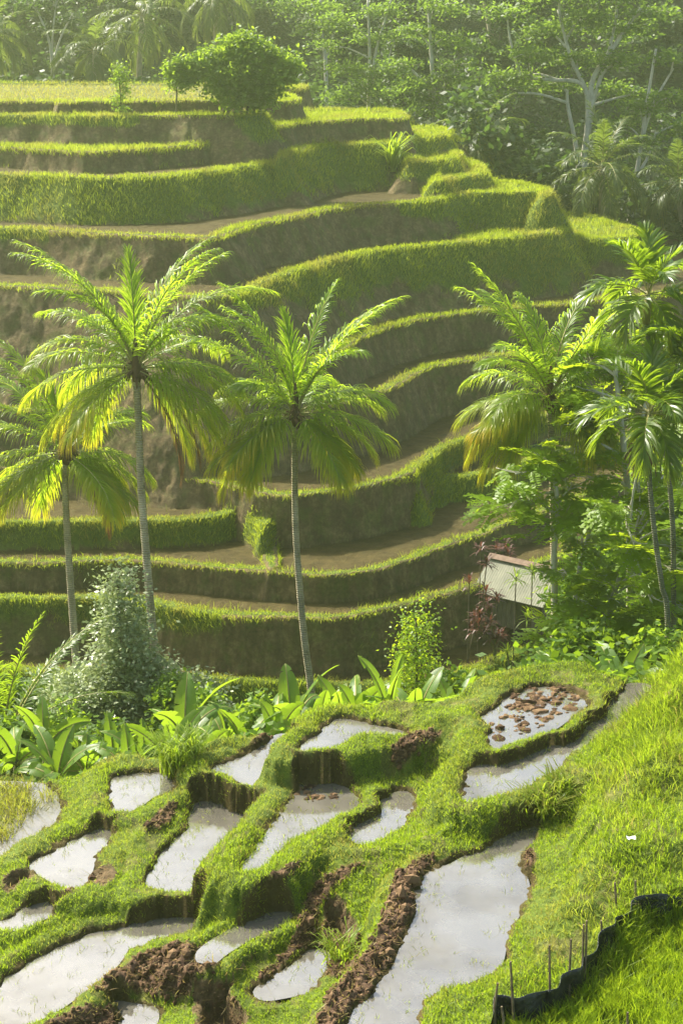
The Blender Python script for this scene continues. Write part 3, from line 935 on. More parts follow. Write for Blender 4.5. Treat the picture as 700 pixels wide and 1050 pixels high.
# wispy reeds in the left pond and at the waterlines
P = PADS['pond']['P']
lo, hi = P.min(0), P.max(0)
q = rng.uniform(lo, hi, (5200, 2))
s = seg_sdf(q[:, 0], q[:, 1], P)
cl = fbm(q[:, 0] * 1.3, q[:, 1] * 1.3, 0, 101, 3)
q = q[(s < 0) & (cl > 0.58)]
k = 2
n = len(q) * k
pr = np.concatenate([np.repeat(q, k, 0) + rng.normal(0, .06, (n, 2)), np.full((n, 1), CAMZ - PADS['pond']['drop'] - 0.03)], 1)
h = rng.uniform(0.15, 0.5, n)
bend = np.stack([rng.normal(0, 1, n), rng.normal(0, 1, n), rng.normal(-0.4, .3, n)], -1) * 0.7
blade_mesh("reeds", M_HILLGRASS, pr, rnd_dir(n, 0.35, np.zeros((n, 3)), 0), h, rng.uniform(0.010, 0.018, n), bend, rng.uniform(.2, .6, n))

# sprigs of weed standing in the other paddies
roots = []
for kk, pp in PADS.items():
    if kk == 'pond': continue
    P = pp['P']
    lo, hi = P.min(0), P.max(0)
    m = int(26 * (hi[0] - lo[0]) * (hi[1] - lo[1]))
    q = rng.uniform(lo, hi, (m, 2))
    s = seg_sdf(q[:, 0], q[:, 1], P)
    q = q[(s < 0) & (rng.random(m) < np.where(s > -0.35, 0.8, 0.12))]
    roots.append(np.concatenate([q, np.full((len(q), 1), CAMZ - pp['drop'] - 0.02)], 1))
q = np.concatenate(roots)
k = 4
n = len(q) * k
pr = np.repeat(q, k, 0) + np.concatenate([rng.normal(0, .03, (n, 2)), np.zeros((n, 1))], 1)
bend = np.stack([rng.normal(0, 1, n), rng.normal(0, 1, n), rng.normal(-0.4, .3, n)], -1) * 0.8
blade_mesh("weeds", M_GRASS, pr, rnd_dir(n, 0.4, np.zeros((n, 3)), 0), rng.uniform(0.04, 0.17, n), rng.uniform(0.006, 0.012, n), bend, rng.random(n) * 0.6)

# clods of dug earth
ph = (1 + 5 ** .5) / 2
ico = np.array([(-1, ph, 0), (1, ph, 0), (-1, -ph, 0), (1, -ph, 0), (0, -1, ph), (0, 1, ph), (0, -1, -ph), (0, 1, -ph), (ph, 0, -1), (ph, 0, 1), (-ph, 0, -1), (-ph, 0, 1)]) / 1.9
icf = np.array([(0, 11, 5), (0, 5, 1), (0, 1, 7), (0, 7, 10), (0, 10, 11), (1, 5, 9), (5, 11, 4), (11, 10, 2), (10, 7, 6), (7, 1, 8), (3, 9, 4), (3, 4, 2), (3, 2, 6), (3, 6, 8), (3, 8, 9), (4, 9, 5), (2, 4, 11), (6, 2, 10), (8, 6, 7), (9, 8, 1)])
p, N, ii, jj = scatter(np.where(near & (pxc < 545), smooth(0.3, 0.8, CC), 0) * 420.0)
n = len(p)
rad = rng.gamma(1.1, 0.013, n) + 0.006
V = ico[None] * (1 + rng.normal(0, .22, (n, 12, 1))) * rad[:, None, None] * rng.uniform(.6, 1.25, (n, 1, 3)) + p[:, None] + np.array([0, 0, .1]) * rad[:, None, None]
F = (icf[None] + (np.arange(n) * 12)[:, None, None]).reshape(-1, 3)
o = mesh_np("soil_clods", V.reshape(-1, 3), F.ravel(), np.arange(len(F)) * 3, M_SOIL, None, False)
tag(o, kind='stuff')
print("clods", n)
# lumps of turned mud standing out of the shallow upper paddy, and a few in the others
pts_ = []
for poly, m, lev in (([(530, 706), (560, 700), (596, 712), (580, 733), (556, 740), (528, 728), (515, 724)], 420, 12.72), ([(500, 740), (530, 725), (560, 745), (510, 762)], 90, 12.72),
                     ([(306, 800), (350, 815), (340, 828), (300, 815)], 40, 13.42)):
    q = np.array(poly, float)
    c = rng.uniform(q.min(0), q.max(0), (m * 2, 2))
    c = c[seg_sdf(c[:, 0], c[:, 1], q) < 0]
    cl = vnoise(c[:, 0] * .16, c[:, 1] * .2, 0, 9)
    c = c[cl > 0.42]
    pts_.append(at_drop(c[:, 0], c[:, 1], lev))
p = np.concatenate(pts_); n = len(p)
rad = rng.gamma(1.6, 0.016, n) + 0.012
V = ico[None] * (1 + rng.normal(0, .22, (n, 12, 1))) * rad[:, None, None] * np.stack([rng.uniform(.8, 1.8, n), rng.uniform(.8, 1.6, n), rng.uniform(.3, .8, n)], -1)[:, None] + p[:, None]
F = (icf[None] + (np.arange(n) * 12)[:, None, None]).reshape(-1, 3)
tag(mesh_np("mud_lumps", V.reshape(-1, 3), F.ravel(), np.arange(len(F)) * 3, M_SOIL, None, False), kind='stuff')

# straw on the dug earth
p, N, ii, jj = scatter(np.where(near, CC, 0) * 110.0)
n = len(p)
d = np.stack([rng.normal(0, 1, n), rng.normal(0, 1, n), rng.uniform(0.0, .6, n)], -1)
d /= np.linalg.norm(d, axis=1, keepdims=True)
bend = rng.normal(0, .5, (n, 3))
blade_mesh("straw", M_GRASS, p + np.array([0, 0, .02]), d, rng.uniform(0.06, 0.22, n), rng.uniform(0.008, 0.016, n), bend, rng.uniform(0.7, 1.0, n))

# far slope grass: fringes on the lips, banks of rough grass, fresh rice on the right-hand treads
farm = (cy_ >= 50) & (cy_ < 128)
stubc = np.clip(CS, 0, 1)
g = np.where(farm, CG, 0)
per_px = np.interp(cy_, [50, 128], [1.0, 0.55])
def cellmax(k):
    a = GA[k].reshape(NR, NC)
    return np.maximum(np.maximum(a[:-1, :-1], a[1:, 1:]), np.maximum(a[1:, :-1], a[:-1, 1:]))


OWL, OWC, LMX, GMX = cellmax('owl'), cellmax('owc'), cellmax('lip'), cellmax('grass')
mud = np.where(farm & (CW > 0.6), 2.5 * smooth(0.45, 0.6, fbm(cx_ * 1.5, cy_ * 1.5, 0, 99, 3)), 0)
cand = np.where(farm & ((LMX > 0.4) | (GMX > 0.2)), 1, 0) * np.where(LMX > 0.5, 300, 130) * (1 - 0.5 * stubc) * per_px + mud
p, N, ii, jj = scatter(cand)
dep = OWL[ii, jj] - p[:, 2]
nn2 = fbm(p[:, 0] * 1.1, p[:, 1] * 1.1, p[:, 2] * 1.1, 21, 4) - 0.5
cvv = OWC[ii, jj] * (1 + 1.5 * nn2)
keepp = np.where((dep > 0.03) & (steep[ii, jj] < 0.85), 1 - smooth(cvv * 0.8, cvv * 1.25 + 0.03, dep - 0.05) + 0.12 * smooth(0.08, 0.2, nn2), np.maximum(smooth(0.25, 0.8, g[ii, jj]), (mud[ii, jj] > 0) * 0.015))
kk = rng.random(len(p)) < keepp
p, N, ii, jj = p[kk], N[kk], ii[kk], jj[kk]
n = len(p)
lp = CL[ii, jj] > 0.5
sb = stubc[ii, jj] > 0.5
up = smooth(95, 75, p[:, 1])
h = np.where(lp, 0.115, 0.26) * rng.uniform(0.5, 1.45, n) * np.where(sb, 0.7, 1) * (0.45 + 1.1 * fbm(p[:, 0] * .9, p[:, 1] * .9, p[:, 2] * .9, 96, 3)) * np.where(lp & (p[:, 1] > 76), 1.9, 1)
dry = np.where(sb, rng.uniform(0.3, 0.75, n), rng.random(n) * 0.25 + 0.30 * smooth(0.5, 0.7, fbm(p[:, 0] * .5, p[:, 1] * .5, p[:, 2] * .5, 97, 3)))
bend = np.stack([rng.normal(0, 1, n), rng.normal(-0.5, 1, n), rng.normal(-0.4, 0.3, n)], -1) * 0.6
blade_mesh("terrace_grass", M_HILLGRASS, p, rnd_dir(n, 0.20, N, 0.30), h, rng.uniform(0.016, 0.032, n) * np.interp(p[:, 1], [50, 120], [0.8, 1.3]), bend, dry)
print("far blades", n)
# ------------------------------------------------------------------ plant materials
def leaf_mat(name, a, b, trans, dry=(0.42, 0.27, 0.03), tf=0.5, rough=0.42, spec=0.4):
    t = NT(name)
    r = island_rnd(t)
    n = t.noise(0.9, 3, 0.6, t.objco())
    f = t.math('ADD', t.math('MULTIPLY', r, 0.5), t.math('MULTIPLY', n, 0.5))
    c = t.ramp(f, [(0.25, a), (0.8, b)])
    dv = t.attr('dry')
    c = t.mix(dv, c, dry)
    tc = t.mix(dv, trans, tuple(1.15 * k for k in dry))
    return t.leafy(c, tc, tf, rough, spec)


def bark_mat(name, dark, light, ring=0.0, moss=0.0):
    t = NT(name)
    p = t.objco()
    n = t.noise(5.0, 5, 0.7, t.mapping(p, (1, 1, 0.35)))
    n2 = t.noise(1.4, 4, 0.6, p)
    c = t.ramp(n, [(0.3, dark), (0.7, light)])
    if moss: c = t.mix(t.math('MULTIPLY', t.ramp(n2, [(0.45, (0, 0, 0)), (0.65, (1, 1, 1))]), moss), c, (0.06, 0.08, 0.025))
    h = n
    if ring:
        w = t.n('ShaderNodeTexWave', wave_type='BANDS', bands_direction='Z')
        w.inputs['Scale'].default_value = ring
        w.inputs['Distortion'].default_value = 3.5
        w.inputs['Detail'].default_value = 3
        t.l(p, w.inputs['Vector'])
        c = t.mix(t.math('MULTIPLY', t.ramp(w.outputs['Fac'], [(0.0, (1, 1, 1)), (0.45, (0, 0, 0))]), 0.3), c, tuple(0.45 * k for k in dark))
        h = t.math('ADD', t.math('MULTIPLY', n, 0.5), w.outputs['Fac'])
    pr = t.principled(c, 0.85, t.bump(h, 0.6, 0.05), 0.25)
    return t.finish(pr.outputs[0])


M_PALM = leaf_mat("coconut_leaf", (0.085, 0.15, 0.010), (0.17, 0.25, 0.016), (0.50, 0.70, 0.03), (0.78, 0.52, 0.02), 0.58, 0.40, 0.45)
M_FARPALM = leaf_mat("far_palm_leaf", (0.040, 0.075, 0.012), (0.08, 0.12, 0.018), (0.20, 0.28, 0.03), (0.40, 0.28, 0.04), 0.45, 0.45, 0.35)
M_ARECA = leaf_mat("areca_leaf", (0.050, 0.10, 0.008), (0.10, 0.17, 0.014), (0.36, 0.52, 0.02), (0.45, 0.26, 0.04), 0.48, 0.38, 0.5)
M_RACHIS = NT("palm_rachis"); _p = M_RACHIS.principled((0.26, 0.24, 0.07), 0.5); M_RACHIS = M_RACHIS.finish(_p.outputs[0])
M_DEAD = leaf_mat("dead_frond", (0.13, 0.06, 0.025), (0.24, 0.12, 0.05), (0.25, 0.12, 0.04), (0.3, 0.16, 0.07), 0.3, 0.8, 0.2)
M_PALMBARK = bark_mat("palm_bark", (0.34, 0.27, 0.17), (0.70, 0.58, 0.40), 4.5, 0.35)
M_ARECABARK = bark_mat("areca_bark", (0.10, 0.10, 0.06), (0.28, 0.27, 0.18), 5.5, 0.5)
M_FIBRE = bark_mat("palm_fibre", (0.06, 0.035, 0.018), (0.17, 0.10, 0.05))
M_BANANA = leaf_mat("banana_leaf", (0.060, 0.125, 0.018), (0.12, 0.21, 0.024), (0.34, 0.52, 0.025), (0.30, 0.20, 0.06), 0.45, 0.42, 0.35)
M_BANSTEM = bark_mat("banana_stem", (0.07, 0.075, 0.03), (0.15, 0.15, 0.06))
M_FEATHER = leaf_mat("feathery_leaf", (0.11, 0.19, 0.008), (0.20, 0.31, 0.014), (0.52, 0.66, 0.025), (0.35, 0.25, 0.04), 0.52, 0.45, 0.35)
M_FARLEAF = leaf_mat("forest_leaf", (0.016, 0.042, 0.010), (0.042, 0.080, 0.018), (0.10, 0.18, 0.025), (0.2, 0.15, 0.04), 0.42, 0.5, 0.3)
M_ALBIZIA = leaf_mat("albizia_leaf", (0.045, 0.10, 0.012), (0.10, 0.17, 0.022), (0.26, 0.40, 0.04), (0.2, 0.15, 0.04), 0.5, 0.5, 0.3)
M_BUSH = leaf_mat("bush_leaf", (0.065, 0.135, 0.010), (0.15, 0.25, 0.018), (0.38, 0.54, 0.03), (0.3, 0.22, 0.04), 0.48, 0.5, 0.3)
M_VARIEG = leaf_mat("pale_shrub_leaf", (0.11, 0.17, 0.05), (0.46, 0.51, 0.29), (0.38, 0.46, 0.16), (0.5, 0.5, 0.3), 0.35, 0.35, 0.5)
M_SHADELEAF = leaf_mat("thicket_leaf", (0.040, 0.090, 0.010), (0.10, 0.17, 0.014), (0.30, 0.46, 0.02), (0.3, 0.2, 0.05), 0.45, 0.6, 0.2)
M_RED = leaf_mat("red_leaf", (0.05, 0.020, 0.014), (0.13, 0.050, 0.035), (0.16, 0.05, 0.03), (0.3, 0.12, 0.06), 0.4, 0.4, 0.45)
M_PALEBARK = bark_mat("pale_bark", (0.34, 0.31, 0.23), (0.66, 0.62, 0.50), 0, 0.15)
M_BARK = bark_mat("bark", (0.06, 0.05, 0.03), (0.17, 0.14, 0.09), 0, 0.4)


def unit(v):
    v = np.asarray(v, float)
    return v / (np.linalg.norm(v, axis=-1, keepdims=True) + 1e-12)


# ------------------------------------------------------------------ palm fronds
def frond(L, az, elev, droop, pairs, leaf, wid, hang, old=0.0, seed=0, fold=0.25, t0=0.14, twist=0.0, gap=1.0, broom=1.0, origin=(0, 0, 0)):
    """(leaf builder, rachis builder) for one feather frond starting at origin."""
    r = np.random.default_rng(seed)
    n = 26
    t = np.linspace(0, 1, n)
    pitch = elev - droop * t ** 1.35
    azv = az + twist * t ** 2
    d = np.stack([np.cos(pitch) * np.cos(azv), np.cos(pitch) * np.sin(azv), np.sin(pitch)], -1)
    P = np.asarray(origin, float) + np.concatenate([np.zeros((1, 3)), np.cumsum((d[1:] + d[:-1]) / 2 * L / (n - 1), 0)])
    lt = np.linspace(t0, 0.995, pairs)
    lt = np.clip(lt + r.normal(0, 0.004, pairs), t0, 0.998)
    V, D = [], []
    for s in (-1, 1):
        pos = np.stack([np.interp(lt, t, P[:, k]) for k in range(3)], -1)
        fw = unit(np.stack([np.interp(lt, t, d[:, k]) for k in range(3)], -1))
        sd = unit(np.cross(fw, np.array([0, 0, 1.0])) + 1e-6)
        up = np.cross(sd, fw)
        ll = leaf * np.clip(np.sin(np.pi * np.clip(0.10 + 0.86 * lt, 0, 1)) ** 0.55, 0.12, 1) * r.uniform(0.85, 1.1, pairs)
        a = np.radians(np.interp(lt, [t0, 0.5, 1], [66, 46, 18])) + r.normal(0, 0.08, pairs) + 0.05 * np.sin(lt * 9 + seed)
        a = a * broom
        ld = fw * np.cos(a)[:, None] + (sd * s * math.cos(fold) + up * math.sin(fold)) * np.sin(a)[:, None]
        ld = unit(ld + r.normal(0, 0.10, (pairs, 3)))
        g = np.array([0, 0, -1.0])
        m1 = pos + ld * (ll * 0.36)[:, None] + g * (ll * 0.05 * hang)[:, None]
        m2 = pos + ld * (ll * 0.68)[:, None] + g * (ll * 0.30 * hang)[:, None]
        tip = pos + ld * (ll * (1 - 0.20 * hang))[:, None] + g * (ll * 0.72 * hang)[:, None]
        w = wid * np.interp(lt, [t0, 0.3, 0.85, 1], [0.7, 1, 0.9, 0.5])
        wd = unit(fw - ld * np.sum(fw * ld, -1, keepdims=True))
        wd = unit(wd + up * r.normal(0.15, 0.25, (pairs, 1)))
        q = np.stack([pos - wd * (w * .35)[:, None], pos + wd * (w * .35)[:, None], m1 - wd * (w * .5)[:, None], m1 + wd * (w * .5)[:, None],
                      m2 - wd * (w * .40)[:, None], m2 + wd * (w * .40)[:, None], tip], 1)
        dv = np.stack([np.zeros(pairs)] * 2 + [old * 0.25 * np.ones(pairs)] * 2 + [old * 0.65 * np.ones(pairs)] * 2 + [old * np.ones(pairs)], 1)
        dv = dv * np.interp(lt, [0, 0.35, 0.9], [0.15, 0.55, 1.1])[:, None] * r.uniform(0.6, 1.2, (pairs, 1))
        keep = r.random(pairs) < gap
        V.append(q[keep]); D.append(dv[keep])
    V = np.concatenate(V); D = np.clip(np.concatenate(D), 0, 1)
    m = len(V)
    b = (np.arange(m) * 7)[:, None]
    mb = MB()
    mb.add_np(V.reshape(-1, 3), np.concatenate([b + np.array([0, 1, 3, 2]), b + np.array([2, 3, 5, 4])]), dry=D.ravel())
    # tips as triangles
    tri = (b + np.array([4, 5, 6]))
    mb.l.extend(tri.ravel().tolist()); mb.s.extend((mb.nl + np.arange(m) * 3).tolist()); mb.nl += m * 3; mb.fm.extend([0] * m)
    mb.tube(P, np.interp(t, [0, 0.15, 1], [0.045, 0.026, 0.006]) * (L / 3.6), 5, True, 1, dry=0)
    return mb


def palm_crown(root, top, specs, mats, pairs, leaf, wid, name='frond'):
    for k, sp in enumerate(specs):
        mb = frond(pairs=pairs, leaf=leaf * sp.pop('lf', 1.0), wid=wid, seed=sp.pop('seed', k), origin=top, **sp)
        o = mb.build(name, list(mats), root, True)


def golden_specs(n, L, seed, lo=-40, hi=82, droop=(0.55, 1.35), hang=(0.35, 1.05), oldest=0.9, pw=1.0):
    r = random.Random(seed)
    out = []
    a0 = r.uniform(0, 6.28)
    for k in range(n):
        f = (k / (n - 1)) ** pw           # 0 young .. 1 old
        el = math.radians(hi + (lo - hi) * f + r.uniform(-7, 7))
        out.append(dict(L=L * (0.80 + 0.25 * math.sin(math.pi * min(1, 0.25 + f * 0.7))) * r.uniform(0.92, 1.07), az=a0 + k * 2.39996 + r.uniform(-.2, .2), elev=el,
                        droop=droop[0] + (droop[1] - droop[0]) * math.sin(math.pi * (0.15 + 0.6 * f)) * r.uniform(.85, 1.15),
                        hang=hang[0] + (hang[1] - hang[0]) * f, old=oldest * max(0, f - 0.25) / 0.75 * r.uniform(.6, 1.1),
                        twist=r.uniform(-.35, .35), seed=seed * 100 + k))
    return out


def world_px(px, py, D):
    return np.array(at_dist(px, py, D))


def loosen(specs, seed, wide=0.84):
    r = random.Random(seed)
    # the crowns are open towards the viewer
    specs = [d for d in specs if not (math.sin(d['az']) < -0.8 and d['elev'] < 0.3)]
    L0 = max(d['L'] for d in specs)
    for k in range(4):
        specs.append(dict(L=L0 * r.uniform(1.0, 1.12), az=(math.pi - R_(r.uniform(-35, 35))) if k % 2 else R_(r.uniform(-35, 35)), elev=R_(r.uniform(62, 80)), droop=r.uniform(.45, .85), hang=r.uniform(.5, .8), old=.05, twist=0., fold=.25, seed=seed * 31 + k))
    for k in range(6):
        specs.append(dict(L=L0 * r.uniform(.82, .98), az=(math.pi - R_(r.uniform(-40, 40))) if k % 2 else R_(r.uniform(-40, 40)), elev=R_(r.uniform(-42, -8)), droop=r.uniform(.45, .8), hang=1.0, old=r.uniform(.5, .9), twist=0., fold=.25, seed=seed * 57 + k))
    for d in specs:
        e = math.degrees(d['elev'])
        if e > 84:
            d['broom'] = 0.5; d['hang'] *= 0.9; d['L'] *= .82; d['droop'] += .25
        elif e > 70:
            d['broom'] = 0.75; d['hang'] = .75; d['elev'] -= R_(r.uniform(0, 9)); d['droop'] = d['droop'] + r.uniform(.05, .35)
        else:
            d['elev'] += R_(r.uniform(-6, 10)); d['droop'] *= r.uniform(.82, 1.2)
            d['hang'] = min(1.0, d['hang'] * r.uniform(.75, 1.1))
        d['L'] *= 1.10 if e > 58 else wide
        d['az'] += r.uniform(-.28, .28)
        d['twist'] += r.uniform(-.55, .55)
        d['L'] *= r.uniform(.92, 1.1)
    return specs


def coconut_palm(label, trunk_px, D, specs, r0=0.17, pairs=84, leaf=0.98, wid=0.034, dead=(), group=None, wide=0.84):
    base = on_ground(trunk_px[-1][0], D, 0.2)
    pts = [world_px(a, b, D) for a, b in trunk_px]
    if pts[-1][2] > base.z + 0.3:
        ext = np.array(base); pts.append(ext)
    else:
        pts[-1] = np.array(base)
    pts = np.array(pts)[::-1]
    pts = catmull(pts, False, 14) - np.array(base)
    root = empty("coconut_palm", base)
    tag(root, label, "palm tree", group)
    n = len(pts)
    hh = np.linspace(0, 1, n)
    rad = r0 * np.interp(hh, [0, 0.06, 0.2, 0.9, 1], [1.9, 1.25, 1.0, 0.78, 0.85]) * (1 + 0.05 * np.sin(np.arange(n) * 2.4))
    mb = MB(); mb.tube(pts, rad, 12)
    mb.build("trunk", M_PALMBARK, root, True)
    top = pts[-1] + np.array([0, 0, 0.10])
    fb = MB()
    rr = np.random.default_rng(len(label))
    fb.tube(np.array([top + [0, 0, -0.35], top + [0, 0, 0.0], top + [0, 0, .45], top + [0, 0, .9]]), [r0 * 0.9, r0 * 1.25, r0 * 0.8, 0.03], 9)
    for k in range(16):
        a = rr.uniform(0, 6.28); q = top + np.array([math.cos(a), math.sin(a), 0]) * r0 * 0.9 + [0, 0, rr.uniform(-.25, .2)]
        o = np.array([math.cos(a), math.sin(a), 0])
        fb.tube(np.array([q, q + o * .16 + [0, 0, -.05], q + o * .25 + [0, 0, -.25]]), [.05, .04, .015], 5)
    fb.build("fibre_sheath", M_FIBRE, root, True)
    palm_crown(root, top, loosen(specs, len(label), wide), (M_PALM, M_RACHIS), pairs, leaf, wid)
    for sp in dead:
        mb = frond(pairs=46, leaf=0.4, wid=0.035, origin=top, **sp)
        mb.build("dead_frond", [M_DEAD, M_FIBRE], root, True)
    return root


R_ = math.radians


def S(angle, depth, elev, droop, L=3.4, hang=0.7, old=0.0, twist=0.0, seed=None, fold=0.25):
    """frond by its heading: angle 0 = to the right of the view, 180 = left; depth + = away from the viewer (degrees)"""
    az = R_(depth) if angle == 0 else math.pi - R_(depth)
    d = dict(L=L, az=az, elev=R_(elev), droop=droop, hang=hang, old=old * .6, twist=twist, fold=fold)
    d['seed'] = seed if seed is not None else int(abs(angle * 7 + depth * 13 + elev * 17 + L * 100)) + 1
    return d


tall = [S(180, 70, 88, .35, 3.9, .35), S(0, 40, 80, .55, 3.8, .4), S(180, 25, 76, .75, 3.9, .45), S(0, 10, 64, 1.25, 4.0, .55, .1), S(180, -30, 66, 1.1, 3.7, .5),
        S(180, 5, 52, 1.3, 4.0, .7, .15), S(0, -35, 56, 1.2, 3.7, .6), S(0, 5, 44, 1.25, 4.1, .75, .15), S(180, 20, 36, 1.25, 4.0, .85, .4), S(180, -20, 24, 1.1, 4.0, .9, .5),
        S(0, 30, 30, 1.2, 3.9, .85, .3), S(0, -15, 20, 1.25, 3.9, .9, .45), S(180, 0, 10, .95, 4.2, .95, .7), S(180, -55, 12, 1.2, 3.4, .9, .5), S(0, -60, 14, 1.2, 3.4, .9, .4),
        S(0, 10, 2, 1.15, 3.7, 1.0, .7), S(180, 35, -4, 1.0, 3.8, 1.0, .8), S(180, -15, -16, .95, 3.9, 1.05, .85), S(0, -25, -14, 1.0, 3.5, 1.05, .6), S(0, 60, 40, 1.2, 3.6, .8),
        S(180, 60, 45, 1.2, 3.6, .8), S(0, -75, -20, .9, 3.0, 1.0, .5), S(180, -70, -10, 1.1, 3.0, 1.0, .5)]
coconut_palm("tallest coconut palm, at the left, with a long leaning grey trunk",
             [(140, 382), (142, 430), (145, 500), (151, 580), (158, 660), (167, 740), (172, 790)], 45.0, tall, 0.13,
             dead=[S(0, 12, -38, .9, 3.5, 1.2, .6), S(0, 30, -52, .75, 3.8, 1.3, .6)])

mid = [S(180, 70, 88, .3, 3.5, .35), S(0, 50, 84, .4, 3.6, .35), S(180, 30, 78, .6, 3.5, .4), S(0, 15, 70, .95, 3.6, .5), S(0, -30, 62, 1.1, 3.3, .55), S(180, 5, 60, 1.15, 3.7, .6, .1), S(180, -35, 55, 1.1, 3.3, .6),
       S(0, 5, 46, 1.2, 3.8, .75, .2), S(180, 20, 40, 1.25, 3.7, .8, .3), S(0, 25, 28, 1.2, 3.9, .85, .45), S(180, 0, 22, 1.25, 3.8, .9, .5), S(0, -15, 14, 1.05, 3.9, .95, .6), S(180, -25, 6, 1.05, 3.7, .95, .75),
       S(0, 10, -6, 1.0, 3.8, 1.0, .85), S(180, 15, -14, .9, 3.8, 1.0, 1.0), S(0, -35, -22, .85, 3.4, 1.05, .8), S(180, -45, -24, .85, 3.3, 1.05, .95), S(0, 60, 35, 1.2, 3.4, .8), S(180, 60, 30, 1.2, 3.4, .8),
       S(0, -70, 5, 1.2, 3.0, 1.0, .5), S(180, -75, -15, 1.0, 2.9, 1.0, .6), S(180, -5, -34, .7, 3.5, 1.1, 1.0)]
coconut_palm("coconut palm standing alone in the middle with yellow tipped lower fronds",
             [(303, 428), (302, 470), (303, 540), (307, 600), (312, 655), (318, 700), (322, 745)], 45.5, mid, 0.112, wide=0.74)

back = [S(180, 60, 86, .5, 3.0, .4), S(0, 40, 78, .6, 3.2, .4), S(180, 10, 66, 1.0, 3.4, .55), S(0, 0, 54, 1.15, 3.4, .65, .1), S(180, -20, 48, 1.2, 3.5, .7, .2), S(0, 20, 36, 1.2, 3.4, .8, .3), S(180, 15, 30, 1.25, 3.6, .85, .4),
        S(180, -10, 14, 1.1, 3.8, .9, .7), S(0, -10, 12, 1.15, 3.4, .9, .5), S(180, 5, -4, 1.0, 3.7, 1.0, .95), S(0, 15, -8, 1.1, 3.3, 1.0, .6), S(180, -40, -16, .9, 3.4, 1.0, .9), S(0, -45, -20, .9, 3.0, 1.05, .6), S(0, 70, 20, 1.1, 3.2, .8),
        S(180, -75, 0, 1.1, 2.9, 1.0, .6), S(0, -20, -34, .75, 3.0, 1.1, .5), S(180, 10, -30, .8, 3.4, 1.1, 1.0)]
coconut_palm("shorter coconut palm at the left edge with drooping yellow and green fronds",
             [(68, 468), (67, 500), (70, 560), (74, 620), (79, 690), (82, 730)], 48.0, back, 0.125,
             dead=[S(0, -20, -42, .8, 2.9, 1.2, .6)])

right = [S(180, 50, 84, .5, 3.0, .4), S(0, 60, 76, .7, 3.2, .5), S(180, 20, 68, .9, 3.3, .55), S(180, -5, 56, 1.15, 3.5, .65, .1), S(0, 10, 58, 1.0, 3.3, .6), S(180, 25, 40, 1.2, 3.4, .8, .3), S(0, -20, 44, 1.1, 3.2, .7, .1), S(180, -20, 26, 1.2, 3.6, .9, .5),
         S(180, 5, 10, 1.0, 3.7, .95, .7), S(0, 20, 20, 1.2, 3.3, .9, .3), S(180, -35, -4, 1.0, 3.6, 1.0, .85), S(180, 15, -20, .9, 3.6, 1.05, .9), S(0, -10, -5, 1.1, 3.2, 1.0, .5), S(180, -70, 0, 1.2, 3.0, 1.0, .6), S(0, -60, 10, 1.2, 3.0, .95, .4),
         S(180, -50, 62, 1.0, 3.1, .6), S(0, 45, 35, 1.2, 3.2, .8), S(180, -10, -36, .7, 3.3, 1.1, 1.0)]
coconut_palm("coconut palm at the right growing out of the feathery tree beside the hut",
             [(563, 412), (565, 450), (567, 540), (568, 620), (567, 680), (566, 720)], 44.0, right, 0.11, wide=0.76)

# young trunkless palm at the left edge
b = on_ground(6, 36.5, 0.1)
yp = empty("young_palm", b)
tag(yp, "young palm with long feathery upright fronds on a short stem at the left edge", "palm tree")
mb = MB(); mb.tube(np.array([(0, 0, -.3), (.02, 0, .8), (0, 0, 1.7)]), [.16, .13, .12], 9); mb.build("trunk", M_FIBRE, yp, True)
palm_crown(yp, (0, 0, 1.6), [S(0, 10, 72, .85, 4.6, .5, .05), S(0, -25, 82, .5, 4.2, .4), S(180, 20, 80, .6, 4.4, .4), S(0, 50, 60, .9, 4.0, .5), S(180, -20, 62, 1.0, 4.0, .6), S(0, -5, 55, 1.1, 3.9, .7, .3), S(180, 60, 86, .4, 4.3, .4)], (M_ARECA, M_RACHIS), 60, 0.62, 0.035)


# ------------------------------------------------------------------ areca palms
def areca_palm(label, trunk_px, D, seed, L=1.75, fruit=True):
    base = on_ground(trunk_px[-1][0], D, 0.2)
    pts = np.array([world_px(a, b, D) for a, b in trunk_px] + [np.array(base)])[::-1]
    pts = catmull(pts, False, 10) - np.array(base)
    root = empty("areca_palm", base)
    tag(root, label, "palm tree")
    n = len(pts)
    mb = MB(); mb.tube(pts, 0.068 * np.interp(np.linspace(0, 1, n), [0, .1, 1], [1.4, 1, .8]), 10)
    mb.build("trunk", M_ARECABARK, root, True)
    top = pts[-1]
    mb = MB(); mb.tube(np.array([top + [0, 0, -.05], top + [0, 0, .3], top + [0, 0, .75]]), [.09, .10, .05], 9)
    mb.build("crownshaft", M_RACHIS, root, True)
    specs = golden_specs(14, L, seed, -28, 85, (0.6, 1.4), (0.25, 0.6), 0.25)
    for s in specs: s['fold'] = 0.5; s['t0'] = 0.2
    palm_crown(root, top + np.array([0, 0, .65]), specs, (M_ARECA, M_RACHIS), 40, 0.74, 0.056)
    if fruit:
        r = np.random.default_rng(seed)
        mb = MB()
        for k in range(60):
            a = r.uniform(0, 6.28); o = np.array([math.cos(a), math.sin(a), 0]) * r.uniform(.1, .5)
            c = top + np.array([-0.1, -0.05, 0])
            mb.tube(np.array([c, c + o * .8 + [0, 0, -.1], c + o + [0, 0, -r.uniform(.35, .95)]]), [.02, .014, .012], 4)
        mb.build("fruit_cluster", M_FIBRE, root)
    return root


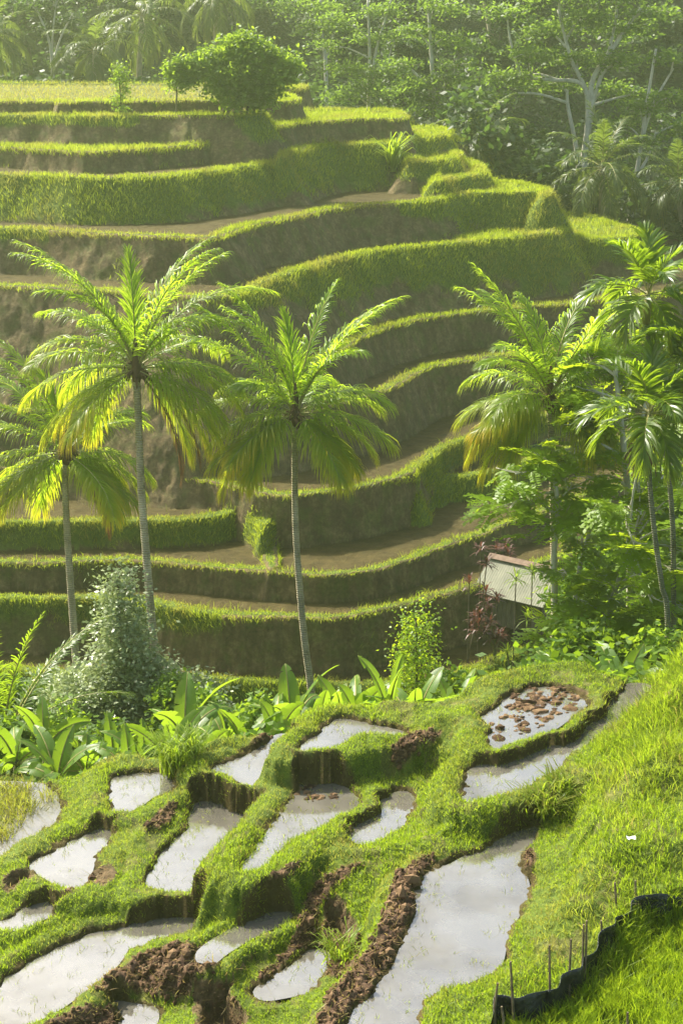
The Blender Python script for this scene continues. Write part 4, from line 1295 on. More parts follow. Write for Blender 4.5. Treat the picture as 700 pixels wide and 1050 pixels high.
areca_palm("areca palm at the right with a stiff green crown above a brown hanging fruit cluster", [(664, 452), (666, 500), (671, 550), (678, 600), (684, 640)], 37.0, 3, 1.8)
areca_palm("highest areca palm at the right edge, its dark crown standing against the terraces", [(662, 330), (668, 380), (680, 450), (688, 520), (690, 600)], 39.0, 8, 1.85, False)
areca_palm("areca palm cut by the right edge, its crown partly out of view", [(716, 400), (718, 470), (716, 560), (712, 640)], 38.0, 11, 1.8, True)


# ------------------------------------------------------------------ leaf sprays and trees
def spray_feather(r, nleaf=5, nl=9, L=0.42, lw=0.055, ll=0.11):
    """A flat fan of pinnate leaves, pointing along +x."""
    V = []
    for k in range(nleaf):
        a = (k / max(nleaf - 1, 1) - 0.5) * 2.3 + r.normal(0, .12)
        n = nl
        t = np.linspace(0.15, 1, n)
        d = np.array([math.cos(a), math.sin(a), 0])
        pos = d * (t * L)[:, None] * r.uniform(.8, 1.1) + np.array([0, 0, -1]) * (t ** 2 * 0.10 * L / .42)[:, None]
        for s in (-1, 1):
            sd = np.array([-math.sin(a), math.cos(a), 0]) * s
            dirs = unit(d * 0.55 + sd + np.stack([np.zeros(n), np.zeros(n), r.normal(-.15, .2, n)], -1))
            tip = pos + dirs * ll
            m = pos + dirs * ll * 0.5
            wv = unit(np.cross(dirs, np.array([0, 0, 1.0]))) * lw * .5
            V.append(np.stack([pos, m - wv, tip, m + wv], 1))
    return np.concatenate(V)            # (n,4,3)


def spray_broad(r, n=14, R=0.45, lw=0.14, ll=0.24, flat=0.6):
    V = []
    c = r.normal(0, 1, (n, 3)) * np.array([R, R, R * flat]) * 0.55
    d = unit(r.normal(0, 1, (n, 3)) * np.array([1, 1, .5]) + np.array([0, 0, -.15]))
    nn = unit(r.normal(0, .55, (n, 3)) + np.array([0, 0, 1.0]))
    w = unit(np.cross(d, nn))
    tip = c + d * ll; m = c + d * ll * .45
    return np.stack([c, m - w * lw * .5, tip, m + w * lw * .5], 1)


def place_sprays(templates, pos, heading, scale, tilt, r):
    """all templates placed at pos (n,3); returns verts (m,3) of quads"""
    out = []
    n = len(pos)
    pick = r.integers(0, len(templates), n)
    ax = np.stack([np.cos(heading), np.sin(heading), np.zeros(n)], -1)
    ay = np.stack([-np.sin(heading), np.cos(heading), np.zeros(n)], -1)
    az = np.tile([0, 0, 1.0], (n, 1))
    c, s = np.cos(tilt)[:, None], np.sin(tilt)[:, None]
    ax2 = ax * c + az * s
    az2 = az * c - ax * s
    rl = r.normal(0, .25, n)
    ay2 = ay * np.cos(rl)[:, None] + az2 * np.sin(rl)[:, None]
    az3 = np.cross(ax2, ay2)
    for k, T in enumerate(templates):
        m = pick == k
        if not m.any(): continue
        v = T.reshape(-1, 3)
        q = (v[None, :, 0:1] * ax2[m][:, None] + v[None, :, 1:2] * ay2[m][:, None] + v[None, :, 2:3] * az3[m][:, None]) * scale[m][:, None, None] + pos[m][:, None]
        out.append(q.reshape(-1, 3))
    return np.concatenate(out)


def crown_mb(verts, dry=0.0):
    mb = MB()
    mb.add_np(verts, np.arange(len(verts)).reshape(-1, 4), dry=dry)
    return mb


class Wood:
    """Branching skeleton collected into one builder; tips are where foliage goes."""
    def __init__(self, r):
        self.mb, self.tips, self.r = MB(), [], r

    def limb(self, p, d, L, rad, depth, spread=0.6, up=0.12, kids=(2, 3), shrink=0.68, wig=0.12, sides=7):
        r = self.r
        n = 6
        pts = [np.array(p, float)]
        d = unit(d)
        for k in range(n):
            d = unit(d + r.normal(0, wig, 3) + np.array([0, 0, up * 0.4]))
            pts.append(pts[-1] + d * L / n)
        self.mb.tube(np.array(pts), np.linspace(rad, rad * 0.62, n + 1), sides if depth > 1 else 5)
        if depth <= 0:
            self.tips.append((pts[-1], d)); self.tips.append((pts[-3], d))
            return
        if depth == 1: self.tips.append((pts[-2], d))
        m = r.integers(kids[0], kids[1] + 1)
        a0 = r.uniform(0, 6.28)
        for k in range(m):
            a = a0 + k * 6.283 / m + r.normal(0, .3)
            s = unit(np.cross(d, [0.3, 0.2, 1.0])); w = np.cross(d, s)
            nd = unit(d * math.cos(spread) + (s * math.cos(a) + w * math.sin(a)) * math.sin(spread) + np.array([0, 0, up]))
            self.limb(pts[-1] if k < 2 else pts[-3], nd, L * shrink * r.uniform(.8, 1.15), rad * 0.6, depth - 1, spread, up, kids, shrink, wig, sides)


def build_tree(name, label, cat, base, wood, verts, bark, leaf, group=None, kind=None):
    root = empty(name, base)
    tag(root, label, cat, group, kind)
    wood.mb.build("trunk", bark, root, True)
    crown_mb(verts).build("crown", leaf, root)
    return root


def feather_tree(name, label, base, H, seed, leaf, bark, stems, spread, depth, scale, per_tip, tilt=0.0, rad=0.12, layer=0.5, group=None, tmpl=None, up=0.12):
    r = np.random.default_rng(seed)
    w = Wood(r)
    for (dx, dy, lean, frac) in stems:
        w.limb((dx, dy, -0.2), np.array([lean[0], lean[1], 1.0]), H * frac, rad, depth, spread, up, (2, 3), 0.66, 0.10)
    tips = np.array([t[0] for t in w.tips]); td = np.array([t[1] for t in w.tips])
    pos = np.repeat(tips, per_tip, 0) + r.normal(0, 1, (len(tips) * per_tip, 3)) * np.array([layer, layer, layer * 0.28])
    hd = np.arctan2(np.repeat(td[:, 1], per_tip), np.repeat(td[:, 0], per_tip)) + r.normal(0, 1.3, len(pos))
    tm = tmpl or [spray_feather(r) for _ in range(5)]
    v = place_sprays(tm, pos, hd, scale * r.uniform(.75, 1.3, len(pos)), r.normal(tilt, .22, len(pos)), r)
    return build_tree(name, label, "tree", base, w, v, bark, leaf, group)
# ------------------------------------------------------------------ helpers for placing by what the ground gives
def hit(px, py):
    """first ground point along the line of sight through a photo pixel"""
    dx, dy, dz = [float(v) for v in raydir(px, py)]
    t = np.linspace(12, 330, 9000) / dy
    z = CAMZ + dz * t
    g = ground_z(dx * t, dy * t)
    k = int(np.argmax(g > z))
    return Vector((dx * t[k], dy * t[k], float(g[k])))


def height_to(base, px, py):
    """height above base at which a plant standing there reaches photo row py"""
    return at_dist(px, py, base.y).z - base.z


def lobe_tree(name, label, cat, base, trunk, rad, lobes, dens, tm, scale, leaf, bark, seed, group=None, twigs=5, flat=0.35, tilt=0.0, shell=0.5, kind=None, rz=0.0, stems=None):
    """trunk and limbs reaching into lobes of foliage. trunk: local points; lobes: (x, y, z, rx, ry, rz)"""
    r = np.random.default_rng(seed)
    mb = MB()
    paths = stems or [trunk]
    tr = catmull(paths[0], False, 6)
    for pth in paths:
        c = catmull(pth, False, 6)
        mb.tube(c, np.linspace(rad * 1.15, rad * 0.45, len(c)) * (1.0 if pth is paths[0] else 0.75), 8)
    allp = np.concatenate([catmull(p, False, 6) for p in paths])
    pos, hd, tl = [], [], []
    for (x, y, z, rx, ry, rzz) in lobes:
        c = np.array([x, y, z], float)
        low = allp[allp[:, 2] < z - 0.25 * rzz]
        if len(low) == 0: low = allp[:3]
        k = np.argmin(np.linalg.norm((low - c) * np.array([1, 1, 0.7]), axis=1))
        k = max(0, k - 1)
        s = low[k]
        m = (s + c) / 2 + np.array([0, 0, 0.12 * np.linalg.norm(c - s)]) + r.normal(0, .06, 3) * np.linalg.norm(c - s)
        lim = catmull([s, m, c], False, 5)
        mb.tube(lim, np.linspace(rad * 0.42, rad * 0.16, len(lim)), 6)
        for q in range(twigs):
            e = c + unit(r.normal(0, 1, 3)) * np.array([rx, ry, rzz]) * 0.8
            mm = (c + e) / 2 + r.normal(0, .08, 3) * rx
            tw = catmull([lim[-3], mm, e], False, 3)
            mb.tube(tw, np.linspace(rad * 0.15, rad * 0.05, len(tw)), 4)
        n = max(6, int(dens * (rx * ry + rx * rzz + ry * rzz)))
        u = unit(r.normal(0, 1, (n, 3)))
        rr = (r.random(n) ** shell)[:, None]
        p = u * rr
        p[:, 2] = np.round(p[:, 2] * 3 + r.uniform(-.5, .5)) / 3 * flat + p[:, 2] * (1 - flat) + r.normal(0, .05, n)
        pos.append(c + p * np.array([rx, ry, rzz]))
        hd.append(np.arctan2(u[:, 1], u[:, 0]) + r.normal(0, .7, n))
        tl.append(r.normal(tilt, .25, n) + u[:, 2] * 0.25)
    pos = np.concatenate(pos); hd = np.concatenate(hd); tl = np.concatenate(tl)
    v = place_sprays(tm, pos, hd, scale * r.uniform(.7, 1.3, len(pos)), tl, r)
    root = empty(name, base, rz)
    tag(root, label, cat, group, kind)
    mb.build("trunk", bark, root, True)
    crown_mb(v).build("crown", leaf, root)
    return root


rs = np.random.default_rng(5)
FEATHER = [spray_feather(rs) for _ in range(6)]
FEATHER_BIG = [spray_feather(rs, 5, 8, 0.44, 0.065, 0.13) for _ in range(5)]
BROAD = [spray_broad(rs, 14, 0.40, 0.11, 0.20, 0.7) for _ in range(6)]
SMALL = [spray_broad(rs, 18, 0.34, 0.055, 0.10, 0.8) for _ in range(6)]
FAR = [spray_broad(rs, 16, 0.75, 0.24, 0.42, 0.5) for _ in range(6)]
FARFLAT = [spray_broad(rs, 18, 0.95, 0.16, 0.34, 0.16) for _ in range(6)]


def px_lobes(base, D, L):
    """lobes given as (px, py, depth offset, half width px, half height px) -> local metres"""
    out = []
    for (a, b, dd, hw, hh) in L:
        c = at_dist(a, b, D + dd)
        dep = (D + dd) * cp - (c.z - CAMZ) * sp
        m = dep / FPX
        out.append((c.x - base.x, c.y - base.y, c.z - base.z, hw * m, (hw + hh) * 0.5 * m * 1.1, hh * m / cp))
    return out


def px_path(base, D, P):
    return [np.array(at_dist(a, b, D)) - np.array(base) for a, b in P]


# ------------------------------------------------------------------ the feathery trees at the right
b = on_ground(568, 42.0, .3)
lobe_tree("feathery_tree", "slim feathery leaved tree hiding most of the hut, its pale trunk beside the roof", "tree", b, None, 0.10,
          px_lobes(b, 42, [(528, 486, -.5, 30, 14), (556, 470, 0, 26, 14), (522, 520, -.8, 26, 12), (548, 512, .3, 30, 14), (585, 500, 0, 28, 16), (562, 540, -.6, 32, 12),
                           (598, 545, .4, 30, 16), (580, 588, -.8, 26, 12), (610, 588, 0, 26, 14), (582, 624, -.9, 28, 12), (568, 656, -1.0, 22, 9), (590, 630, -.6, 26, 12)]), 10, FEATHER_BIG, 1.3, M_FEATHER, M_PALEBARK, 1,
          stems=[[np.array([0, 0, 0])] + px_path(b, 42, [(569, 640), (567, 580), (571, 520), (566, 478)]), [np.array([0.1, 0, 0.4])] + px_path(b, 42, [(590, 610), (600, 560), (610, 520)])], twigs=6)
b = on_ground(645, 43.0, .3)
lobe_tree("feathery_tree", "tall feathery leaved tree between the right coconut palm and the areca palms", "tree", b, None, 0.12,
          px_lobes(b, 43, [(602, 372, .5, 24, 14), (630, 350, .5, 28, 16), (612, 402, 0, 34, 15), (650, 380, .8, 26, 16), (596, 430, -.5, 30, 14), (632, 430, .5, 30, 16), (680, 345, 1.5, 26, 16), (580, 462, -.3, 30, 14), (620, 466, 0, 28, 14), (690, 385, 1.5, 24, 18),
                           (600, 492, -.6, 24, 10), (585, 400, .8, 16, 10)]), 10, FEATHER_BIG, 1.3, M_FEATHER, M_PALEBARK, 2,
          stems=[[np.array([0, 0, 0])] + px_path(b, 43, [(646, 600), (645, 540), (641, 480), (636, 430), (630, 380)]), [np.array([.15, .1, 0.2])] + px_path(b, 43, [(655, 560), (652, 470), (660, 420)])], twigs=6)
b = on_ground(618, 41.0, .3)
lobe_tree("feathery_tree", "low spreading feathery tree above the banana clump beside the slender areca trunk", "tree", b, None, 0.09,
          px_lobes(b, 41, [(640, 545, 0, 30, 14), (672, 520, .6, 26, 14), (690, 560, .4, 24, 16), (655, 580, -.5, 30, 13), (620, 600, -.6, 30, 13), (680, 600, 0, 28, 14), (645, 622, -.6, 34, 13), (600, 620, -.4, 26, 12), (705, 500, 0, 26, 16), (690, 475, .8, 24, 14), (700, 625, -1, 26, 12), (708, 540, -1.5, 22, 14), (655, 500, .5, 22, 12), (675, 450, -1.8, 20, 9), (650, 560, -2.0, 24, 12), (690, 585, -2.0, 24, 12), (668, 618, -2.2, 26, 11), (640, 520, -1.5, 20, 10)]), 10, FEATHER_BIG, 1.3, M_FEATHER, M_PALEBARK, 3,
          stems=[[np.array([0, 0, 0])] + px_path(b, 41, [(622, 650), (632, 600), (645, 560)])], twigs=6)

# ------------------------------------------------------------------ shrubs and small trees of the valley edge
b = on_ground(130, 43.0, .2)
H = height_to(b, 126, 588)
mm = 46.5 / FPX
tops = [(0, 0, H * .97, .28, .28, .45), (-.05, 0, H * .88, .48, .45, .5), (.05, 0, H * .78, .62, .6, .55), (0, 0, H * .68, .75, .7, .6), (.05, 0, H * .58, .9, .9, .6), (-.9, .2, H * .46, .9, .9, .6), (.7, 0, H * .47, 1.1, .9, .65), (-1.5, -.1, H * .42, 1.2, 1.0, .7), (1.6, 0, H * .42, 1.2, 1.0, .6), (-1.9, 0, H * .30, .9, 1.0, .6), (0, -.5, H * .40, 1.2, 1, .7),
        (1.3, .1, H * .40, .9, .9, .6), (-1.9, 0, H * .30, 1.2, 1.0, .8), (2.1, -.2, H * .34, 1.0, 1.0, .7), (-1.0, -.7, H * .52, .8, .8, .5), (.9, -.4, H * .55, .7, .7, .5), (1.5, -.1, H * .27, 1.2, 1.0, .7), (0, -.8, H * .24, 1.4, 1.0, .8), (-1, -.6, H * .16, 1.2, 1, .7), (2.0, .3, H * .45, .5, .5, .4)]
lobe_tree("shrub", "tall pale shrub with small whitish leaves and a narrow pointed top between two palm trunks", "shrub", b, [(0, 0, 0), (0.05, 0, H * .3), (0, 0, H * .6), (0, 0, H * .97)], 0.08, tops, 70, SMALL, 1.35, M_VARIEG, M_BARK, 11, flat=0.0, shell=0.3, twigs=4)
b = on_ground(424, 36.5, .2)
H = height_to(b, 424, 622)
lobe_tree("small_tree", "small upright tree with round glossy leaves rising above the middle banana plants", "tree", b, [(0, 0, 0), (0.0, 0, H * .3), (.03, 0, H * .6), (0, 0, H * .95)], 0.05,
          [(-.05, 0, H * .96, .25, .25, .3), (.1, 0, H * .86, .42, .4, .35), (-.15, 0, H * .8, .42, .4, .35), (.1, 0, H * .7, .55, .5, .4), (-.1, 0, H * .6, .5, .5, .4), (.25, 0, H * .52, .5, .5, .4), (0, 0, H * .4, .5, .5, .4)], 60, SMALL, 0.9, M_FEATHER, M_BARK, 12, flat=0, shell=.35, twigs=4)

thicket = [  # px, top row, distance, half width m, label
    (70, 722, 38.5, 1.2, "dark leafy bush under the whitish shrub at the left"), (25, 700, 40, 1.3, "leafy bush beside the young feathery palm at the left edge"),
    (185, 690, 41, 1.0, "yellow green bush at the foot of the tallest palm's trunk"), (215, 705, 39, .9, "low green bush just right of the tallest palm's foot"),
    (120, 740, 35, 1.1, "bush in the left banana thicket, under the pale shrub"), (590, 640, 38.5, 1.5, "dark bush between the hut and the right banana clump"),
    (640, 600, 43.5, 1.8, "big dark bush behind the feathery trees at the right"), (690, 585, 42.5, 1.8, "dark bush cut by the right edge under the palms"), (600, 560, 46.5, 1.7, "dark bush close behind the pale trunk at the right"),
    (668, 640, 36.5, 1.0, "bush at the right edge behind the grassy bank"), (450, 690, 38, .9, "low bush right of the small round leaved tree"), (548, 668, 37, .8, "low bush in front of the hut"),
    (270, 712, 37.5, .8, "low bush left of the lone middle palm's foot"), (515, 690, 36, .7, "fern like bush behind the muddy paddy"), (5, 740, 35, 1.1, "bush at the left edge behind the pond"),
    (660, 470, 48, 2.2, "dense green tree like bush behind the areca palms"), (620, 520, 48.5, 2.0, "dense bush behind the tall feathery tree"),
]
for i, (px, top, D, hw, lab) in enumerate(thicket):
    b = on_ground(px, D, .2)
    H = max(0.8, height_to(b, px, top))
    r = np.random.default_rng(200 + i)
    L = []
    for k in range(9):
        f = r.uniform(.2, .85)
        a = r.uniform(0, 6.28); q = hw * r.uniform(.1, .75) * (1 - .4 * f)
        L.append((q * math.cos(a), q * math.sin(a), H * f, hw * .5, hw * .5, min(hw * .45, H * .25)))
    L.append((0, 0, H * .88, hw * .4, hw * .4, H * .12))
    lobe_tree("bush", lab, "bush", b, [(0, 0, 0), (.05, 0, H * .4), (0, 0, H * .75)], 0.05, L, 42, BROAD, 0.9 if hw < 1.4 else 1.1, M_SHADELEAF if i % 3 else M_BUSH, M_BARK, 300 + i, flat=.1, shell=.4, twigs=3)


# ------------------------------------------------------------------ banana plants
def banana_leaf(L, W, az, elev, droop, r, torn=0.35, roll=0.0, origin=(0, 0, 0)):
    n = 17
    t = np.linspace(0, 1, n)
    pitch = elev - droop * t ** 1.6
    d = np.stack([np.cos(pitch) * math.cos(az), np.cos(pitch) * math.sin(az), np.sin(pitch)], -1)
    P = np.asarray(origin, float) + np.concatenate([np.zeros((1, 3)), np.cumsum(d[1:] * L / (n - 1), 0)])
    sd = unit(np.cross(d, [0, 0, 1.0]))
    up = np.cross(sd, d)
    c, s = math.cos(roll), math.sin(roll)
    sd, up = sd * c + up * s, up * c - sd * s
    w = W * 0.5 * np.clip(np.sin(np.pi * np.clip((t - 0.10) / 0.9, 0, 1) ** 0.75) ** 0.6, 0, 1)
    w[-1] = 0.01
    mb = MB()
    for s_ in (-1, 1):
        a = 0.35 + r.normal(0, .08)
        k = 2
        while k < n - 1:
            m = min(n - 1, k + (r.integers(1, 5) if r.random() < torn * 2 else 6))
            hang = a - abs(r.normal(0, torn * 0.9)) - 0.15
            ii = np.arange(k, m + 1)
            mid = P[ii] + (sd[ii] * s_ * math.cos(a) + up[ii] * math.sin(a)) * (w[ii] * .5)[:, None]
            edge = mid + (sd[ii] * s_ * math.cos(hang) + up[ii] * math.sin(hang)) * (w[ii] * .55)[:, None] + d[ii] * (w[ii] * .12)[:, None]
            if m < n - 1: edge[-1] -= d[m] * L / n * r.uniform(.2, .8)
            v = np.concatenate([P[ii], mid, edge]); q = len(ii)
            f = []
            for j in range(q - 1):
                f += [(j, j + 1, q + j + 1, q + j), (q + j, q + j + 1, 2 * q + j + 1, 2 * q + j)]
            dv = np.concatenate([np.zeros(q), np.zeros(q), np.full(q, r.uniform(0, .25) if r.random() < .3 else 0.0)])
            mb.add(v, f, 0, dry=dv)
            k = m
    mb.tube(P, np.linspace(0.035, 0.006, n), 5, True, 1, dry=0)
    return mb


def banana_proto(seed, nl, lean=0.0):
    """list of (name, mesh) of a plant 2.6 m high"""
    r = np.random.default_rng(seed)
    parts = []
    mb = MB(); mb.tube(np.array([(0, 0, -.2), (.02, 0, .9), (.04 + lean * .4, 0, 1.9)]), [.11, .09, .055], 9)
    parts.append(("pseudostem", mb.mesh("pseudostem", M_BANSTEM, True)))
    a0 = r.uniform(0, 6.28)
    for k in range(nl):
        f = k / (nl - 1)
        mb = banana_leaf(1.62 * r.uniform(.7, 1.12) * (1 if k else .8), 0.42 * r.uniform(.85, 1.15), a0 + k * 2.4 + r.uniform(-.3, .3), R_(82 - 70 * f + r.uniform(-9, 9)), 0.6 + 1.35 * f * r.uniform(.7, 1.2), r, 0.32 + 0.55 * f * r.random(), r.normal(0, .6), (.04 + lean * .4, 0, 1.75))
        parts.append(("leaf", mb.mesh("leaf", [M_BANANA, M_RACHIS], True)))
    return parts


BAN = [banana_proto(s, n, l) for s, n, l in ((1, 8, 0), (2, 7, .2), (5, 9, -.2), (8, 6, 0), (13, 8, .1))]
BANANAS = [
    (395, 652, 32.0, "biggest banana plant in the middle, its leaves crossing the small round leaved tree"), (365, 668, 32.5, "banana plant left of the biggest middle one, with a raised curled leaf"), (425, 690, 32.3, "low banana plant under the small round leaved tree"),
    (330, 695, 33.0, "banana plant in front of the lone middle palm's trunk"), (303, 690, 34.0, "banana plant just left of the lone middle palm's trunk"), (350, 690, 33.5, "banana plant just right of the lone middle palm's trunk"),
    (285, 712, 33.0, "low banana plant above the upper left bund"), (255, 720, 33.2, "banana plant with pale drooping leaves above the grassy corner bund"), (232, 728, 34.5, "low banana plant between the corner bund and the lower terrace"),
    (195, 698, 33.5, "banana plant beside the tallest palm's foot with one upright leaf"), (180, 735, 32.5, "banana plant in front of the tallest palm's foot"), (212, 740, 32.2, "small banana plant behind the rank grass clump"),
    (150, 744, 33.0, "banana plant left of the tallest palm's foot"), (118, 740, 33.5, "banana plant with a bright raised leaf below the whitish shrub"), (88, 750, 33.0, "banana plant in the left thicket below the whitish shrub's left side"),
    (50, 722, 34.0, "banana plant with a dark stem behind the pond"), (18, 735, 33.0, "banana plant at the left edge behind the pond's back bank"), (62, 750, 32.0, "low banana plant directly behind the pond's back bank"), (135, 752, 31.8, "low banana plant behind the smallest upper left paddy"),
    (470, 700, 32.8, "banana plant with pale leaves left of the muddy paddy"), (492, 705, 33.2, "low banana plant close behind the muddy paddy's left corner"), (500, 668, 35.0, "banana plant in front of the lowest green terrace at the right"),
    (560, 650, 34.5, "banana plant with one tall upright leaf behind the muddy paddy"), (590, 655, 35.0, "banana plant left in the right clump below the hut"), (618, 630, 35.0, "tallest banana plant of the right clump"), (643, 632, 35.5, "banana plant on the right of the clump with arching leaves"),
    (660, 622, 36.0, "banana plant beside the slender areca trunk"), (630, 655, 34.0, "low banana plant in front of the right clump"), (575, 672, 33.8, "low banana plant behind the muddy paddy's right corner"), (690, 610, 36.5, "banana plant at the right edge above the grassy bank"),
]
for i, (px, top, D, lab) in enumerate(BANANAS):
    b = on_ground(px, D, .05)
    H = height_to(b, px, top)
    sc = max(.5, min(1.15, H / 2.95))
    root = empty("banana_plant", b, rng.uniform(0, 6.28))
    root.scale = (sc * .92, sc * .92, sc)
    tag(root, lab, "banana plant", "banana plants along the valley edge")
    for nm, me in BAN[i % len(BAN)]:
        o = bpy.data.objects.new(nm, me); COL.objects.link(o); o.parent = root


# ------------------------------------------------------------------ strap leaved plants by the hut
def strap_plant(name, label, cat, px, top, D, mat, stems, seed, ll=0.5, lw=0.07):
    b = on_ground(px, D, .1)
    H = max(.8, height_to(b, px, top))
    r = np.random.default_rng(seed)
    root = empty(name, b); tag(root, label, cat)
    wood, lv = MB(), MB()
    for k in range(stems):
        h = H * (1 if k == 0 else r.uniform(.45, .92)) - ll * .5
        e = np.array([r.uniform(-.4, .4) * (k > 0), r.uniform(-.3, .3), h])
        pts = catmull([(0, 0, 0), (e[0] * .3, e[1] * .3, h * .5), e], False, 4)
        wood.tube(pts, .022, 5)
        for q in range(22):
            a = q * 2.4; el = r.uniform(-.3, 1.3)
            d = np.array([math.cos(a) * math.cos(el), math.sin(a) * math.cos(el), math.sin(el)])
            s = np.array([-math.sin(a), math.cos(a), 0]) * lw * .5
            o = pts[-1] + np.array([0, 0, -.03 * q * .4])
            m = o + d * ll * .5; t = o + d * ll * .92 + np.array([0, 0, -.22 * ll])
            lv.add([o - s * .4, o + s * .4, m - s, m + s, t], [(0, 1, 3, 2), (2, 3, 4)], dry=r.uniform(0, .2))
    wood.build("stem", M_BARK, root); lv.build("leaves", mat, root)


strap_plant("ti_plant", "red leaved ti plant on the terrace left of the hut, the tallest of them", "plant", 490, 556, 57.3, M_RED, 6, 1)
strap_plant("ti_plant", "red leaved ti plant low down in front of the hut's left wall", "plant", 507, 603, 57.0, M_RED, 6, 2)
strap_plant("ti_plant", "red leaved ti plant behind the hut's ridge", "plant", 517, 550, 61.5, M_RED, 4, 3)
strap_plant("ti_plant", "red leaved ti plant farthest left of the hut, small and low", "plant", 479, 588, 57.0, M_RED, 4, 4)
strap_plant("ti_plant", "red leaved ti plant behind the pale trunk right of the hut", "plant", 594, 520, 55.0, M_RED, 5, 5)
strap_plant("dragon_plant", "slim green strap leaved plant in front of the hut roof", "plant", 524, 582, 56.0, M_BUSH, 2, 6, .6, .06)
strap_plant("dragon_plant", "slim green strap leaved plant before the hut's roof centre, the taller of two", "plant", 541, 578, 55.8, M_BUSH, 3, 7, .6, .06)

# ------------------------------------------------------------------ hut
t = NT("weathered_roof")
p_ = t.objco()
c_ = t.ramp(t.noise(2.0, 5, .6, p_), [(.3, (.095, .10, .055)), (.7, (.19, .19, .12))])
c_ = t.mix(t.math('MULTIPLY', t.ramp(t.noise(6, 4, .7, t.mapping(p_, (1, .2, .2))), [(.5, (0, 0, 0)), (.7, (1, 1, 1))]), .4), c_, (.12, .13, .06))
M_ROOF = t.finish(t.principled(c_, .6).outputs[0])
t = NT("ridge_rust"); M_RIDGE = t.finish(t.principled(t.ramp(t.noise(5, 4, .7, t.objco()), [(.3, (.11, .068, .04)), (.7, (.22, .15, .10))]), .8).outputs[0])
t = NT("hut_boards"); p_ = t.objco()
M_BOARD = t.finish(t.principled(t.ramp(t.noise(6, 5, .7, t.mapping(p_, (4, 4, .4))), [(.3, (.09, .075, .05)), (.7, (.24, .21, .15))]), .85).outputs[0])
hx = on_ground(536, 60.0, 0)
hut = empty("field_hut", (hx.x, hx.y, CAMZ - 22.95), R_(-36))
tag(hut, "small field hut with a pale ribbed gable roof, half hidden by feathery leaves", "hut")
Wd, Dp, Hw, Rr = 1.25, 0.95, 1.55, 0.80
wb = MB()
for sx in (-1, 1):
    n = 11
    for k in range(n):
        y = -Dp + (k + .5) * 2 * Dp / n
        top = Hw + Rr * (1 - abs(y) / Dp) * .93
        wb.box((sx * Wd, y, top / 2), (.018, Dp / n - .006, top / 2))
for sy in (-1, 1):
    n = 12
    for k in range(n):
        x = -Wd + (k + .5) * 2 * Wd / n
        if sy < 0 and k in (7, 8, 9): continue
        wb.box((x, sy * Dp, Hw / 2), (Wd / n - .006, .018, Hw / 2))
wb.build("wall", M_BOARD, hut)
db = MB()
for k in (7, 8, 9):
    x = -Wd + (k + .5) * 2 * Wd / 12
    db.box((x, -Dp + .03, .7), (Wd / 12 - .004, .015, .68))
for z in (.3, 1.1): db.box((-Wd + 8.5 * 2 * Wd / 12, -Dp - .0, z), (.29, .012, .04))
db.build("door", M_BARK, hut)
for sx in (-1, 1):
    for sy in (-1, 1):
        pb = MB(); pb.box((sx * (Wd + .05), sy * (Dp + .05), Hw / 2), (.05, .05, Hw / 2 + .02)); pb.build("post", M_BARK, hut)
rb = MB()
ov = .38
slope = math.hypot(Dp + ov, Rr * (Dp + ov) / Dp)
for sy in (-1, 1):
    n = 62
    xs = np.linspace(-Wd - .3, Wd + .3, n)
    off = .004 * np.cos(np.arange(n) * math.pi)
    v = []
    for dz in (0.03, 0.0):
        for yy in (0.0, Dp + ov):
            z0 = Hw + Rr * (1 - yy / Dp) + .04
            v.append(np.stack([xs, np.full(n, sy * yy), z0 + off + dz], -1))
    V = np.concatenate(v)
    f = []
    for k in range(n - 1):
        f += [(k, k + 1, n + k + 1, n + k), (2 * n + k, 3 * n + k, 3 * n + k + 1, 2 * n + k + 1), (n + k, n + k + 1, 3 * n + k + 1, 3 * n + k)]
    rb.add(V, f)
roof = rb.build("roof", M_ROOF, hut)
cb = MB()
cb.add([(-Wd - .33, -.22, Hw + Rr * .84 + .13), (Wd + .33, -.22, Hw + Rr * .84 + .13), (Wd + .33, 0, Hw + Rr + .14), (-Wd - .33, 0, Hw + Rr + .14), (Wd + .33, .22, Hw + Rr * .84 + .13), (-Wd - .33, .22, Hw + Rr * .84 + .13),
        (-Wd - .33, 0, Hw + Rr + .09), (Wd + .33, 0, Hw + Rr + .09)], [(0, 1, 2, 3), (3, 2, 4, 5), (0, 6, 7, 1), (6, 5, 4, 7), (0, 3, 6), (3, 5, 6), (1, 7, 2), (2, 7, 4)])
cb.build("ridge_cap", M_RIDGE, roof)

# ------------------------------------------------------------------ plastic sheet fence round the rice
t = NT("black_plastic"); p_ = t.objco()
M_PLASTIC = t.finish(t.principled(t.ramp(t.noise(3, 4, .6, p_), [(.35, (.010, .011, .012)), (.7, (.035, .037, .040))]), .27, t.bump(t.noise(9, 4, .65, p_), .8, .06), .5).outputs[0])
t = NT("bamboo_stake"); M_STAKE = t.finish(t.principled(t.ramp(t.noise(9, 3, .6, t.objco()), [(.3, (.07, .05, .03)), (.7, (.20, .15, .09))]), .8).outputs[0])
FL = [(498, 1062), (509, 1052), (530, 1050), (551, 1048), (563, 1040), (578, 1028), (594, 1014), (603, 1004), (614, 990), (623, 979), (634, 966), (646, 954), (662, 949), (684, 947), (705, 944), (750, 940), (820, 934)]
fp = catmull(FL, False, 8)
fpt = []
for a, c in fp:
    q = at_drop(a, c, 12.98 if a > 560 else 13.02)
    fpt.append([q[0], q[1], q[2]])
fpt = np.array(fpt)
fo = fpt[len(fpt) // 2].copy()
fence = empty("plastic_fence", fo)
tag(fence, "low black plastic sheet fence held up by thin stakes around the bright rice", "fence")
rf = np.random.default_rng(3)
nrow = 7
